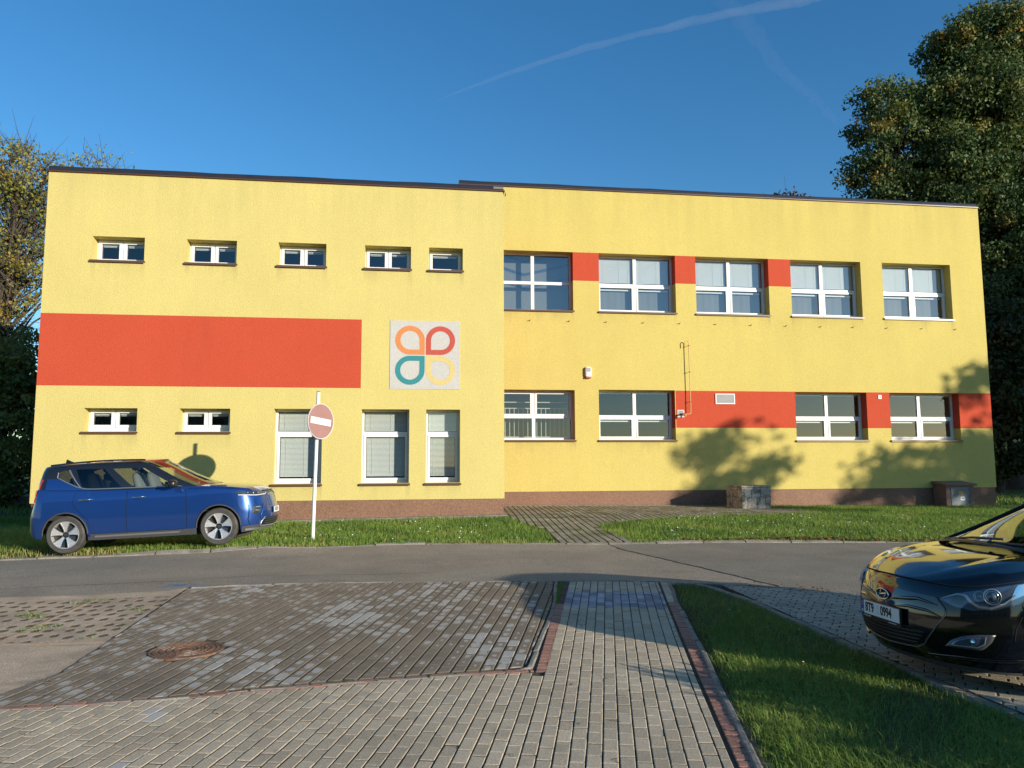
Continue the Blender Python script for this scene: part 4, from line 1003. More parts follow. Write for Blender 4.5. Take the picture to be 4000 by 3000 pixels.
# ---------------------------------------------------------------- the black hatchback, front right
def black_car():
    BLK = M('black_car_paint', (.003, .0035, .005), .10, 0, coat=1., spec=.3)
    root = thing('parked_car', 'black hatchback facing left at the right edge with its number plate in view', 'car', (4.0, 6.125, -.165), math.radians(180))
    S = Shell(L=4.30, xf0=.0, Rf=.78, nf=2.25, Rr=.45, nr=2.6, axles=(.94, 3.55), Rw=.32, Ra=.365, trim=.20, cowl=1.02, crown=.070, ridge=.018,
        xf=[(.15,.16),(.22,.07),(.30,.03),(.42,.005),(.52,.0),(.60,.012),(.68,.03),(.74,.05),(.80,.085),(.86,.14),(.95,.3)], xr=[(.2,.12),(.4,.02),(.7,.0),(.9,.06),(1.2,.12)],
        hw=[(0,.80),(.4,.845),(.88,.885),(1.4,.88),(2.2,.885),(3.0,.885),(3.5,.89),(4.0,.86),(4.3,.83)],
        sec=[(.15,.94),(.3,.985),(.42,1.0),(.58,1.0),(.70,.985),(.82,.965),(.95,.945),(1.1,.92)],
        top=[(0,.785),(.1,.812),(.25,.856),(.45,.903),(.7,.94),(1.0,.967),(1.35,.985),(2.4,.99),(3.3,1.02),(4.3,1.06)],
        bot=[(0,.20),(.3,.19),(.5,.18),(1.3,.19),(3.0,.19),(4.0,.28),(4.3,.3)])
    S.body('body', [BLK, BLACKP], root, 18)
    S.g = dict(xf=[(0,.94),(.3,1.22),(.6,1.54),(.85,1.83),(1,2.05)], xr=[(0,4.12),(.3,4.02),(.7,3.8),(1,3.6)], Rf=.33, Rr=.35, nf=2.1,
        belt=[(.9,.985),(1.4,.985),(2.4,.985),(3.3,1.02),(4.3,1.06)], roof=[(1.0,1.25),(1.9,1.41),(2.4,1.45),(3.0,1.45),(3.6,1.39),(4.1,1.32)], wb=.815, wr=.60, bc=.075, crown=.05,
        plan=[(.8,.93),(1.5,.985),(2.2,1.),(3.2,1.),(4.2,.9)], pillar=.36, win=[('fd',.05,.44),('rd',.48,.84)],
        tb=[(0,.06),(.84,.06),(1,.5)], tt=[(0,.78),(.8,.80),(1,.7)])
    S.cabin(root, BLK, CGLASSD, None)
    for o in [c for c in root.children if c.name.startswith('windscreen')]: o.data.materials[0] = CGLASS
    for o in [c for c in root.children if c.name.startswith('side_window')]: o.data.materials[0] = CGLASS
    F = S.FS; f = F
    GLOSS = M('gloss_black_grille', (.008, .009, .011), .10, 0, coat=1.); GREY = M('satin_grey_trim', (.10, .10, .105), .35, .4)
    # hexagonal mouth: glossy upper bar with the badge, slatted lower opening
    hexo = [(a, b+(.022 if abs(a) > .45 else 0)) for a, b in [(-.40,.705),(0,.722),(.40,.705),(.50,.675),(.575,.60),(.585,.555),(.52,.455),(.40,.32),(.33,.285),(0,.265),(-.33,.285),(-.40,.32),(-.52,.455),(-.585,.555),(-.575,.60),(-.50,.675)]]
    gr = polypatch(f, dens(hexo+hexo[:1], 60)[:-1], .004, .012, (0,.50)).build('grille', GLOSS, root, smooth=True, angle=40)
    mb = MB(); pth = dens(hexo[3:]+hexo[:0], 80)
    mb.tube([f(q, .006) for q in pth], .006, 6); mb.build('grille_frame', GREY, gr, smooth=True)
    MESHB = M('grille_recess', (.004, .004, .0045), .8)
    low = [(-.46,.44),(-.27,.43),(.27,.43),(.46,.44),(.37,.32),(.31,.30),(0,.283),(-.31,.30),(-.37,.32)]
    polypatch(f, dens(low+low[:1], 50)[:-1], .0065, .004, (0,.37)).build('lower_opening', MESHB, gr, smooth=True)
    mb = MB()
    for z, w in ((.405,.42),(.375,.40),(.345,.375),(.315,.35)): mb.tube([f(q, .010) for q in dens([(-w,z+.008),(0,z-.004),(w,z+.008)], 30)], .0085, 6)
    mb.build('grille_bar', BLACKP, gr, smooth=True)
    # sculpted wing of the upper bar
    for sg in (-1, 1):
        mb = MB(); mb.tube([f(q, .004) for q in dens([(sg*.07,.625),(sg*.2,.648),(sg*.36,.668),(sg*.52,.640)], 24)], [.004+.012*math.sin(math.pi*k/23) for k in range(24)], 8); mb.build('grille_wing', GLOSS, gr, smooth=True)
        mb = MB(); mb.tube([f(q, .004) for q in dens([(sg*.14,.575),(sg*.28,.598),(sg*.44,.59),(sg*.555,.555)], 24)], [.003+.010*math.sin(math.pi*k/23) for k in range(24)], 8); mb.build('grille_wing', GLOSS, gr, smooth=True)
    # badge: a slanted H in an ellipse
    c0 = f((0, .648), .0); bx_ = thing('t', None, None); bpy.data.objects.remove(bx_)
    mb = MB(); n = 48
    def E(a, k, h): return (c0[0]+h+.0, .087*k*math.cos(a), c0[2]+.044*k*math.sin(a))
    mb.grid([[E(2*math.pi*i/n, 1.06, -.02), E(2*math.pi*i/n, 1.06, .012), E(2*math.pi*i/n, .95, .012), E(2*math.pi*i/n, .0, .012)] for i in range(n+1)], 0)
    bd = mb.build('badge', GLOSS, root, smooth=True, angle=40)
    mb = MB(); mb.tube([E(2*math.pi*i/n, .95, .014) for i in range(n+1)], .0052, 8, 0, False)
    # strokes in (y to the viewer's right is -y seen from the front; mirror so the H leans right as seen)
    def stroke(pts, w):
        P = []
        for k, (u, v) in enumerate(pts):
            ww = w[k] if hasattr(w, '__len__') else w
            P.append([(c0[0]+.0125, (u-ww), c0[2]+v), (c0[0]+.0185, u, c0[2]+v), (c0[0]+.0125, (u+ww), c0[2]+v)])
        mb.grid(P)
    stroke([(-.062,-.026),(-.045,-.010),(-.030,.010),(-.016,.034)], [.004,.009,.009,.007]); stroke([(.016,-.034),(.030,-.010),(.045,.010),(.062,.026)], [.007,.009,.009,.004])
    P = [[(c0[0]+.0125, u, c0[2]+v+.006), (c0[0]+.018, u, c0[2]+v), (c0[0]+.0125, u, c0[2]+v-.006)] for u, v in ((-.040,-.010),(-.018,-.001),(0,.001),(.018,.003),(.040,.010))]
    mb.grid(P); mb.build('badge_emblem', CHROME, bd, smooth=True)
    # number plate
    mb = MB(); mb.box(-.02,.0,-.268,.268,-.085,.062); p = mb.build('number_plate', BLACKP, root, bevel=.004); p.location = (.022, 0, .51)
    mb = MB(); mb.box(.0006,.0045,-.26,.26,-.055,.055); mb.build('plate', WPLATE, p)
    mb = MB(); mb.box(.0008,.0054,.218,.2605,-.0555,.0555); mb.build('country_band', BLUEP, p)
    R3 = Matrix(((0,0,1,0),(1,0,0,0),(0,1,0,0),(0,0,0,1)))       # text x -> car y
    def tx(body, size, y, z, m, sx, bold=0.): text_mesh(body, size, 'plate_text', m, p, Matrix.Translation((.0056, y, z)) @ R3, sx, .0004, bold)
    WH = M('plate_lettering_white', (.75,.75,.75), .6)
    tx('8T9', .108, -0.0, 0, INK, -1, 0) if False else None
    M180 = Matrix(((0,0,1,0),(-1,0,0,0),(0,1,0,0),(0,0,0,1)))
    def tx(body, size, y, z, m, sx, bold=0.):
        # reads correctly for somebody standing in front of the car: text x runs towards +y seen from the front
        text_mesh(body, size, 'plate_text', m, p, Matrix.Translation((.0056, y, z)) @ R3, sx, .0004, bold)
    tx('8T9', .104, -.137, .0, INK, .72, .0035); tx('0994', .104, .088, 0, INK, .72, .0035); tx('CZ', .026, -.239, -.036, WH, .8, .0008)
    tx('AUTOBOND GROUP', .016, -.175, -.071, WH, .75); tx('www.autobond.cz', .018, .17, -.071, WH, .8)
    for y in (-.024, -.026): pass
    for z in (.022, -.022):
        mb = MB(); mb.lathe([(.0,.0012),(.017,.0012),(.018,0)], 'x', 20, 0, (.0047, -.026, z)); mb.build('plate_sticker', M('plate_sticker', (.60,.61,.60), .5) if 'plate_sticker' not in bpy.data.materials else bpy.data.materials['plate_sticker'], p)
    n = 12; mb = MB()
    for k in range(n):
        a = 2*math.pi*k/n; mb.box(.0056,.0060, -.239+.013*math.cos(a)-.0022, -.239+.013*math.cos(a)+.0022, .025+.013*math.sin(a)-.0022, .025+.013*math.sin(a)+.0022)
    mb.build('star_ring', M('star_yellow', (.7,.5,.05), .6), p)
    # the country band belongs on the left as read, i.e. towards -y
    for ch in p.children:
        if ch.name.startswith('country_band'): 
            for v in ch.data.vertices: v.co.y = -v.co.y
            ch.data.flip_normals()
    HOUS = M('lamp_housing', (.10, .13, .18), .25, .4, coat=.5)
    for sg in (-1, 1):
        q = lambda pts: [(sg*a, b) for a, b in pts]; hq = lambda pts: [(.535+(a-.575)*.88, b+.028+.05*(a-.575)) for a, b in pts]; fq = lambda pts: [(a-.105, b+.045) for a, b in pts]
        lo = dens(hq([(.575,.664),(.70,.612),(.84,.585),(1.00,.595),(1.16,.640),(1.30,.735)]), 40); hi = dens(hq([(.575,.668),(.74,.722),(.92,.755),(1.10,.785),(1.24,.800),(1.345,.812)]), 40)
        hl = gridpatch(f, q(lo), q(hi), 10, .0045, depth=.012).build('headlight', HOUS, root, smooth=True)
        mb = MB(); mb.tube([f(x, .016) for x in q(dens(hq([(.585,.668),(.70,.705),(.76,.695),(.81,.645),(.87,.610),(.96,.605),(1.05,.635),(1.12,.70)]), 50))], [.004+.010*math.sin(math.pi*k/49) for k in range(50)], 8)
        mb.build('lamp_blade', SILVER, hl, smooth=True)
        for s_, z_, r_ in ((.868,.738,.060),(.788,.735,.040)):
            a, b, c = f((sg*s_, z_), .006), f((sg*(s_+.02), z_), .006), f((sg*s_, z_), .03)
            o = Vector(a); nn = (Vector(c)-o).normalized(); u = (Vector(b)-o).normalized(); v = nn.cross(u)
            mb = MB()
            for prof, mi in (([(1.0,0),(1.03,.016),(.93,.018),(.88,.006),(.80,.003)], 0), ([(.78,.002),(.74,.017),(.66,.017),(.60,.007)], 1), ([(.60,.006),(.45,.020),(.25,.028),(0,.031)], 2)):
                mb.grid([[tuple(o+nn*h*r_/.05+(u*math.cos(t)+v*math.sin(t))*r_*k) for k, h in prof] for t in np.linspace(0, 2*math.pi, 29)], mi)
            mb.build('lamp_projector', [SILVER, CHROME, M('projector_glass', (.05,.07,.09), .05, 0, coat=1.) if 'projector_glass' not in bpy.data.materials else bpy.data.materials['projector_glass']], hl, smooth=True)
        gridpatch(f, q(dens(hq([(1.10,.66),(1.19,.70)]), 8)), q(dens(hq([(1.10,.775),(1.19,.785)]), 8)), 6, .010).build('lamp_reflector', CHROME, hl, smooth=True)
        gridpatch(f, q(dens(hq([(.66,.640),(.76,.615)]), 10)), q(dens(hq([(.66,.685),(.76,.685)]), 10)), 6, .008).build('lamp_reflector', M('amber_reflector', (.10,.085,.05), .3, .5) if 'amber_reflector' not in bpy.data.materials else bpy.data.materials['amber_reflector'], hl, smooth=True)
        gridpatch(f, q(lo), q(hi), 12, .034, depth=.036).build('lamp_lens', LENS, hl, smooth=True)
        fo = q(dens(fq([(.66,.290),(.715,.345),(.80,.385),(.90,.405),(1.02,.415),(.985,.355),(.93,.305),(.90,.288),(.66,.290)]), 40)[:-1])
        fg = polypatch(f, fo, .006, .012, (sg*.745,.385)).build('fog_lamp', GREY, root, smooth=True)
        fi = q(dens(fq([(.70,.305),(.74,.345),(.82,.375),(.95,.393),(.94,.345),(.90,.312),(.70,.305)]), 30)[:-1])
        polypatch(f, fi, .011, .006, (sg*.755,.39)).build('fog_recess', bpy.data.materials['lamp_housing'], fg, smooth=True)
        mb = MB(); mb.tube([f(x, .013) for x in q(dens(fq([(.70,.306),(.88,.310),(.935,.340),(.952,.395)]), 24))], .0045, 6); mb.build('fog_trim', SILVER, fg, smooth=True)
        c = f((sg*.755,.393), .012); mb = MB()
        mb.lathe([(0,.014),(.018,.010),(.026,.0)], 'x', 14, 0, c); mb.build('fog_bulb', CHROME, fg, smooth=True)
        # shut lines: bonnet edge, bumper to wing
        mb = MB(); mb.tube([f(x, .001) for x in q(dens([(.0,.812),(.35,.806),(.60,.79),(.70,.80)], 24))], .005, 6)
        mb.build('shut_line', MESHB, root); mb = MB(); mb.tube([f(x, .0015) for x in q(dens(hq([(.70,.752),(.92,.775),(1.10,.80),(1.30,.825)]), 24))], .004, 6); mb.build('shut_line', MESHB, root)
        sd = lambda d, z: (S.sd(d, z)*sg, z)
        for pts in ([(1.45,.93),(1.42,.6),(1.44,.3)], [(2.5,.95),(2.52,.6),(2.48,.3)], [(3.4,.98),(3.3,.7),(3.15,.5)]): mb = MB(); mb.tube([f(sd(*x), .0005) for x in dens(pts, 20)], .004, 5); mb.build('shut_line', MESHB, root)
        mb = MB(); mb.tube([f(x, .001) for x in [sd(.58,.60), sd(.53,.5), sd(.52,.42)]], .0035, 5); mb.build('shut_line', MESHB, root)
        for da in S.axles: wheel(root, -da, sg*.765, S.Rw, sg, 'spoke')
        mirror(root, -1.86, sg*.96, 1.03, sg, BLK)
        mb = MB(); mb.tube([f(x, .004) for x in q(dens([(.40,.245),(.62,.262),(.85,.262),(1.1,.28)], 24))], .013, 6); mb.build('bumper_crease', BLK, root, smooth=True)
        # bonnet crease
    gridpatch(f, dens([(-1.1,.155),(1.1,.155)], 40), dens([(-1.1,.215),(1.1,.215)], 40), 3, -.01).build('lower_lip', PLAST, root, smooth=True)
    # cowl, wipers, dashboard, seats
    mb = MB(); P = []
    for v in list(np.linspace(.12, math.pi/2, 14))+list(np.linspace(math.pi/2, .12, 14))[1:]:
        sg = 1 if len(P) < 14 else -1; p = S.GP('f', v, 0.02); x, y, z = p[0], p[1]*sg, p[2]
        P.append([(x+.085, y*.985, z-.012), (x+.08, y*.985, z+.004), (x+.0, y, z+.008)])
    mb.grid(P); mb.build('cowl', BLACKP, root)
    for sg in (-1, 1):
        mb = MB(); mb.tube([(lambda p: (p[0]+.004, sg*p[1]*1.004, p[2]+.004))(S.GP('f', .30, t)) for t in np.linspace(.02, .97, 16)], .022, 8); mb.build('windscreen_seal', MESHB, root, smooth=True)
    mb = MB()
    mb.tube([(-1.0,-.45,1.045),(-.99,-.15,1.085),(-1.03,.18,1.10)], .011, 6); mb.tube([(-.96,.12,1.07),(-1.02,.40,1.07),(-1.18,.62,1.06)], .011, 6); mb.tube([(-.98,-.46,1.02),(-1.0,-.44,1.05)], .022, 8); mb.tube([(-.93,.11,1.05),(-.96,.13,1.075)], .022, 8)
    mb.build('wiper', BLACKP, root)
    for y in (-.36, .36): seat(root, -2.35, y, .60, SEATD); seat(root, -3.15, y, .62, SEATD)
    mb = MB(); P = [[(-1.12, y, .96), (-1.5, y, 1.02-.03*abs(y)), (-1.72, y, .98), (-1.78, y, .7)] for y in np.linspace(-.72, .72, 8)]; mb.grid(P); mb.box(-4.0, -1.2, -.75, .75, .50, .56); mb.build('dashboard', SEATD, root)
    mb = MB(); mb.box(-1.78,-1.76,-.12,.12,1.26,1.32); mb.build('rear_view_mirror', BLACKP, root)
    mb = MB(); mb.tube([(-1.9-.05*math.sin(a), .36+.18*math.cos(a), .92+.17*math.sin(a)) for a in np.linspace(0, 2*math.pi, 25)], .014, 6); mb.build('steering_wheel', SEATD, root)
    mb = MB(); mb.box(-3.9, -.40, -.60, .60, .18, .55); mb.box(-4.0, -.3, -.52, .52, .5, .6); mb.build('underbody', bpy.data.materials['underbody_black'], root)
    return root
BLACK = black_car()
# ------------------------------------------------------------------ no-entry sign
def sign():
    b = Vector((-1.86, 16.5, .03)); root = thing('road_sign', 'faded pink no entry sign with white bar on a white post in the lawn', 'road sign', tuple(b))
    PW = M('post_white', (.80, .80, .78), .5, var=.06, vs=6, dirt=((.25,.2,.15), .66, .75, 9.))
    mb = MB(); lean = Vector((.018, -.0, 1)); L = 3.06; pts = [lean*(L*k/8) for k in range(9)]
    mb.tube(pts, .038, 16); mb.build('post', PW, root, smooth=True, angle=50)
    mb = MB(); mb.tube([lean*(L-.002), lean*(L+.012)], .039, 16); mb.build('post_cap', PLAST, root)
    c = lean*2.44+Vector((.075, -.055, 0))
    n = Vector((math.sin(math.radians(51)), -math.cos(math.radians(51)), 0)); u = Vector((-n.y, n.x, 0)); v = Vector((0, 0, 1))
    if u.x < 0: u = -u
    tl = math.radians(-6); u, v = u*math.cos(tl)+v*math.sin(tl), v*math.cos(tl)-u*math.sin(tl)
    def D(r, a, h): return tuple(c+(u*math.cos(a)+v*math.sin(a))*r+n*h)
    R = .372; mb = MB(); rows = [[D(0, 0, -.012), D(R*.985, 2*math.pi*k/64, -.012), D(R, 2*math.pi*k/64, -.004), D(R, 2*math.pi*k/64, .010), D(R*.985, 2*math.pi*k/64, .014), D(R*.965, 2*math.pi*k/64, .012), D(R*.955, 2*math.pi*k/64, .004)] for k in range(65)]
    mb.grid(rows, 0); mb.build('rim', M('sign_rim', (.62, .60, .60), .45, dirt=((.25,.06,.04), .62, .7, 14.)), root, smooth=True, angle=40)
    mb = MB(); mb.grid([[D(0, 0, .006), D(R*.5, 2*math.pi*k/64, .006), D(R*.957, 2*math.pi*k/64, .006)] for k in range(65)]); mb.build('sign_face', M('faded_red_sign', (.31, .165, .15), .5, var=.06, vs=4, fine=.08, fs=40), root)
    mb = MB(); P = [c+u*a+v*b_+n*.0095 for a, b_ in ((-.29,-.068),(.29,-.068),(.29,.068),(-.29,.068))]; mb.poly(P)
    for i in range(4): mb.poly([P[i], P[(i+1)%4], P[(i+1)%4]-n*.003, P[i]-n*.003])
    mb.build('bar', M('sign_bar_white', (.76, .76, .74), .4), root)
    mb = MB()
    for z in (2.26, 2.62): mb.lathe([(.040,-.02),(.046,-.02),(.046,.02),(.040,.02)], 'z', 16, 0, tuple(lean*z))
    mb.build('bracket', M('zinc', (.35, .35, .36), .5, .8), root)
sign()
# ------------------------------------------------------------------ fittings on the right-hand wall
def local(o, root): o.parent = root; return o
def wallthing(name, label, cat, x, z, group=None): return thing(name, label, cat, (x, Y2, z), 0, group)
r = wallthing('alarm_siren', 'white alarm siren box with an orange lens between the upper and lower windows', 'alarm siren', 5.865, 4.495)
def rounded(mb, w, d, h, mi=0, zc=0, n=4, p=.35):
    rows = []
    for i in range(13):
        a = 2*math.pi*i/12+math.pi/12; cc = lambda v: math.copysign(abs(v)**p, v); rows.append([(w/2*cc(math.cos(a))*k, -d*t, zc+h/2*cc(math.sin(a))*k) for k, t in ((1, 0), (1, .75), (.93, .95), (.8, 1), (0, 1))])
    mb.grid(rows, mi)
mb = MB(); rounded(mb, .205, .10, .335); mb.build('housing', WHITE, r, smooth=True, angle=50)
mb = MB(); rounded(mb, .19, .095, .055, 0, -.145); o = mb.build('lens', M('orange_lens', (.55, .10, .03), .25), r, smooth=True, angle=50); o.location = (0, -.004, -.035)
mb = MB(); mb.box(-.075, .075, -.105, -.1005, -.0, .13); mb.build('grille', M('siren_grille', (.32, .32, .31), .6), r)
mb = MB(); rounded(mb, .15, .012, .07, 0, -.05); o = mb.build('cover', WHITE, r, smooth=True, angle=50); o.location = (0, -.1, 0)
# vent pipe with its hooked top, clips and shut-off
PY = M('yellow_pipe_paint', (.62, .36, .14), .45, var=.08)
r = wallthing('vent_pipe', 'thin yellow vent pipe with a hooked top climbing the wall by the red band', 'pipe', 9.27, 3.1)
X, Z = 9.27, 3.1; yo = -.13
def arc(cx, cz, rad, a0, a1, n=9): return [(cx+rad*math.cos(a0+(a1-a0)*k/n)-X, yo, cz+rad*math.sin(a0+(a1-a0)*k/n)-Z) for k in range(n+1)]
path = [(8.86-X, yo+.06, 3.13-Z), (8.95-X, yo, 3.14-Z), (9.20-X, yo, 3.145-Z)]+arc(9.20, 3.205, .06, -math.pi/2, 0)[1:]+[(9.26-X, yo, 4.3-Z), (9.245-X, yo, 5.48-Z)]+arc(9.187, 5.50, .058, 0, math.pi)+[(9.13-X, yo, 5.36-Z)]
mb = MB(); mb.tube(path, .0135, 10); mb.build('pipe', PY, r, smooth=True)
mb = MB(); mb.tube([(9.08-X, yo, 3.145-Z), (9.08-X, yo-.01, 3.06-Z)], .016, 8); mb.build('stub', PY, r, smooth=True)
mb = MB(); mb.tube([(8.90-X, yo+.01, 3.13-Z), (8.97-X, yo, 3.138-Z)], .026, 10); mb.box(8.91-X, 8.925-X, yo-.04, yo+.02, 3.02-Z, 3.12-Z); mb.tube([(8.87-X, yo-.01, 3.15-Z), (9.04-X, yo-.05, 3.16-Z)], .010, 6); mb.build('valve', BLACKP, r)
for z in (5.40, 4.53, 3.55):
    mb = MB(); xo = 9.258 if z < 4.6 else 9.247
    mb.lathe([(.0145,-.012),(.021,-.012),(.021,.012),(.0145,.012)], 'z', 12, 0, (xo-X, yo, z-Z)); mb.tube([(xo-X, yo+.018, z-Z), (xo-X, .01, z-Z)], .006, 6); mb.tube([(xo-.04-X, yo, z-Z), (xo+.045-X, yo, z-Z)], .007, 6)
    mb.build('clip', M('clip_metal', (.16, .10, .07), .5, .5) if 'clip_metal' not in bpy.data.materials else bpy.data.materials['clip_metal'], r)
def grille(name, label, x0, x1, z0, z1, n, dep=.03, wf=.03, lean=True):
    r = wallthing(name, label, 'vent', (x0+x1)/2, (z0+z1)/2); w, h = (x1-x0)/2, (z1-z0)/2
    mb = MB(); ring(mb, -w, w, -h, h, -dep, .0, wf); mb.build('frame', WHITE, r)
    mb = MB(); mb.poly([(-w+wf,-.002,-h+wf),(w-wf,-.002,-h+wf),(w-wf,-.002,h-wf),(-w+wf,-.002,h-wf)]); mb.build('recess', BLACKP, r)
    mb = MB()
    for k in range(n):
        zc = -h+wf+(2*h-2*wf)*(k+.5)/n; s = (2*h-2*wf)/n
        mb.box(-w+wf, w-wf, -dep*.9, -dep*.6, zc-s*.36, zc-s*.02)
    mb.build('louvre', WHITE, r); return r
grille('vent_grille', 'wide white louvred vent grille on the red band', 10.165, 10.835, 3.487, 3.83, 8)
grille('vent_grille', 'small square white vent behind the pipe valve beside the window', 8.848, 9.07, 3.045, 3.283, 9, .02, .02)
grille('vent_grille', 'tiny white vent on the red strip between the last two ground-floor windows', 15.995, 16.11, 3.70, 3.83, 2, .02, .018)
HK = M('rusty_hook', (.055, .035, .025), .6, .4)
for k, x in enumerate((3.955, 5.25, 6.49, 7.742, 8.99, 10.24, 11.487, 12.736, 13.99, 15.18, 16.43, 17.75, 19.03)):
    if k == 0:
        h0 = thing('wall_hook', 'small dark hook in the row under the upper windows, throwing a short shadow', 'wall hook', (x, Y2, 6.147), 0, 'row of wall hooks under the upper windows')
        mb = MB(); mb.tube([(0, .01, 0), (0, -.07, .004), (.012, -.075, .03)], .008, 6); mb.build('peg', HK, h0); mb = MB(); mb.lathe([(0,-.004),(.02,-.004),(.022,0)], 'y', 10); mb.build('plate', HK, h0)
    else:
        c = copy_tree(h0); c.location = (x, Y2, 6.147+random.uniform(-.004, .004))
# ------------------------------------------------------------------ gas cabinet, block pillar
def cabinet():
    x, y, z = 18.35, 23.72, float(T(18.35, 23.72)); r = thing('gas_cabinet', 'brown rendered gas meter cabinet with a grey metal door by the building end', 'gas cabinet', (x, y, z))
    BR = M('brown_render', (.23, .145, .105), .9, var=.15, vs=3, fine=.4, fs=40, bump=.6, bs=45)
    mb = MB(); mb.box(-.53, .49, -.28, .36, -.2, .74); mb.build('body', BR, r, bevel=.008)
    mb = MB(); P = [[(-.57, -.36, .70), (-.57, -.36, .76), (-.57, .36, .84), (-.57, .36, .74)], [(.56, -.36, .70), (.56, -.36, .76), (.56, .36, .84), (.56, .36, .74)]]
    mb.grid(P); mb.poly(P[0]); mb.poly(P[1][::-1]); mb.poly([P[0][0], P[0][3], P[1][3], P[1][0]]); mb.build('cap', BR, r, merge=1e-5, bevel=.006)
    GD = M('grey_door', (.135, .16, .165), .55, var=.1, vs=5, dirt=((.03,.03,.03), .68, .72, 9.))
    mb = MB(); mb.box(-.36, .30, -.295, -.28, .03, .66); d = mb.build('door', GD, r, bevel=.004)
    mb = MB(); mb.box(-.10, .085, -.300, -.2955, .42, .52); mb.box(-.0, .085, -.299, -.2952, .34, .42); o = mb.build('sticker', M('orange_sticker', (.48, .27, .09), .7), d)
    mb = MB(); mb.box(-.03, .12, -.301, -.2955, .215, .335); o = mb.build('label_plate', WPLATE, d)
    text_mesh('HUP', .062, 'label_text', BLUEP, d, Matrix.Translation((.045, -.3015, .278)) @ Matrix.Rotation(math.pi/2, 4, 'X'), 1., .0004, .003)
    mb = MB()
    for zz in (.12, .30, .52): mb.box(.296, .315, -.302, -.285, zz, zz+.09)
    mb.build('hinge', DARKM, d)
cabinet()
def pillar():
    x, y, z = 10.62, 22.85, float(T(10.62, 22.85)); r = thing('block_pillar', 'low square pillar of weathered grey concrete blocks standing near the wall', 'pillar', (x, y, z), math.radians(4))
    BK = M('weathered_block', (.44, .39, .32), .95, var=.3, vs=2.2, fine=.5, fs=30, bump=1., bs=30, dirt=((.10,.09,.065), .5, .65, 3.), attr=.38)
    mb = MB(); H = .70; w = .485
    for layer, (z0, z1, cuts) in enumerate(((-.1, .345, (-w, -.30, .02, .30, w)), (.35, .565, (-w, -.16, .13, w)), (.57, .64, (-w, w)))):
        for a, b in zip(cuts[:-1], cuts[1:]):
            e = .004; o = random.uniform(-.008, .008); mb.box(a+e, b-e, -w+o, -.22, z0+.003, z1-.003, 0, random.random())
        for a, b in ((-.215, .1), (.105, w)):
            e = .004; mb.box(-w+random.uniform(-.006,.006), -.2, a+e, b-e, z0+.003, z1-.003, 0, random.random()); mb.box(.2, w-.004, a+e, b-e, z0+.003, z1-.003, 0, random.random())
    mb.box(-.46, .46, -.46, .46, -.1, .63, 0, .2); mb.box(-w-.005, w+.005, -w-.005, w+.005, .645, .70, 0, .35)
    mb.build('blockwork', BK, r, attr=True, bevel=.008)
pillar()
# low walls and road far left / right behind the building
mb = MB(); mb.box(-44, -9.5, 31, 31.25, -.3, .42); tag(mb.build('garden_wall', M('grey_wall', (.30, .31, .32), .9, var=.1)), 'low pale grey garden wall behind the grass at far left', 'wall')
mb = MB(); P = [[(x, 30.2, float(T(x,30))+.0), (x, 32.6, float(T(x,32))+.02)] for x in (21, 26, 32, 45)]; mb.grid(P); struct(mb.build('path', KERB))
# house added behind the camera: unseen backdrop that darkens mirrored glass and paint
def house():
    r = thing('backdrop_house', 'long beige block of flats added behind the viewer to darken reflections', 'building', (-18, -34, -.2))
    HB = M('beige_render', (.34, .29, .22), .9, var=.08); mb = MB(); mb.box(-27, 20, -6, 6, -.5, 9); mb.build('wall', HB, r)
    mb = MB(); P = [[(-27.5, -6.5, 9.003), (-27.5, 0, 12), (-27.5, 6.5, 9.003)], [(20.5, -6.5, 9.003), (20.5, 0, 12), (20.5, 6.5, 9.003)]]; mb.grid(P); mb.poly(P[0]); mb.poly(P[1]); mb.build('roof', M('tile_roof', (.16, .06, .04), .8), r)
    for k in range(12):
        for z in (1.2, 4.2, 7.0):
            mb = MB(); mb.box(-25+k*3.7, -23.4+k*3.7, 6.0, 6.03, z, z+1.4); mb.build('window', BLACKP, r)
house()
# ------------------------------------------------------------------ vegetation
def leafmat(name, stops, trans=.25):
    m = bpy.data.materials.new(name); m.use_nodes = True; N, L = nodes(m); N.remove(N['Principled BSDF'])
    a = N.new('ShaderNodeAttribute'); a.attribute_name = 'tint'; r = N.new('ShaderNodeValToRGB'); L.new(a.outputs['Fac'], r.inputs[0])
    el = r.color_ramp.elements
    while len(el) < len(stops): el.new(.5)
    for e, (p, c) in zip(el, stops): e.position = p; e.color = (*c, 1)
    d = N.new('ShaderNodeBsdfPrincipled'); d.inputs['Roughness'].default_value = .55; d.inputs['Specular IOR Level'].default_value = .25; L.new(r.outputs[0], d.inputs['Base Color'])
    t = N.new('ShaderNodeBsdfTranslucent'); L.new(r.outputs[0], t.inputs[0])
    mx = N.new('ShaderNodeMixShader'); mx.inputs[0].default_value = trans; L.new(d.outputs[0], mx.inputs[1]); L.new(t.outputs[0], mx.inputs[2]); L.new(mx.outputs[0], N['Material Output'].inputs[0])
    return m
def fastmesh(name, V, F, tint, m, parent=None):
    """V (n,3), F (k,4) quads or (k,3)"""
    me = bpy.data.meshes.new(name); k, c = F.shape
    me.vertices.add(len(V)); me.vertices.foreach_set('co', V.astype(np.float32).ravel())
    me.loops.add(k*c); me.loops.foreach_set('vertex_index', F.astype(np.int32).ravel())
    me.polygons.add(k); me.polygons.foreach_set('loop_start', np.arange(0, k*c, c, dtype=np.int32)); me.polygons.foreach_set('loop_total', np.full(k, c, dtype=np.int32))
    a = me.attributes.new('tint', 'FLOAT', 'FACE'); a.data.foreach_set('value', tint.astype(np.float32))
    me.materials.append(m); me.update(calc_edges=True)
    o = bpy.data.objects.new(name, me); link(o, parent); return o
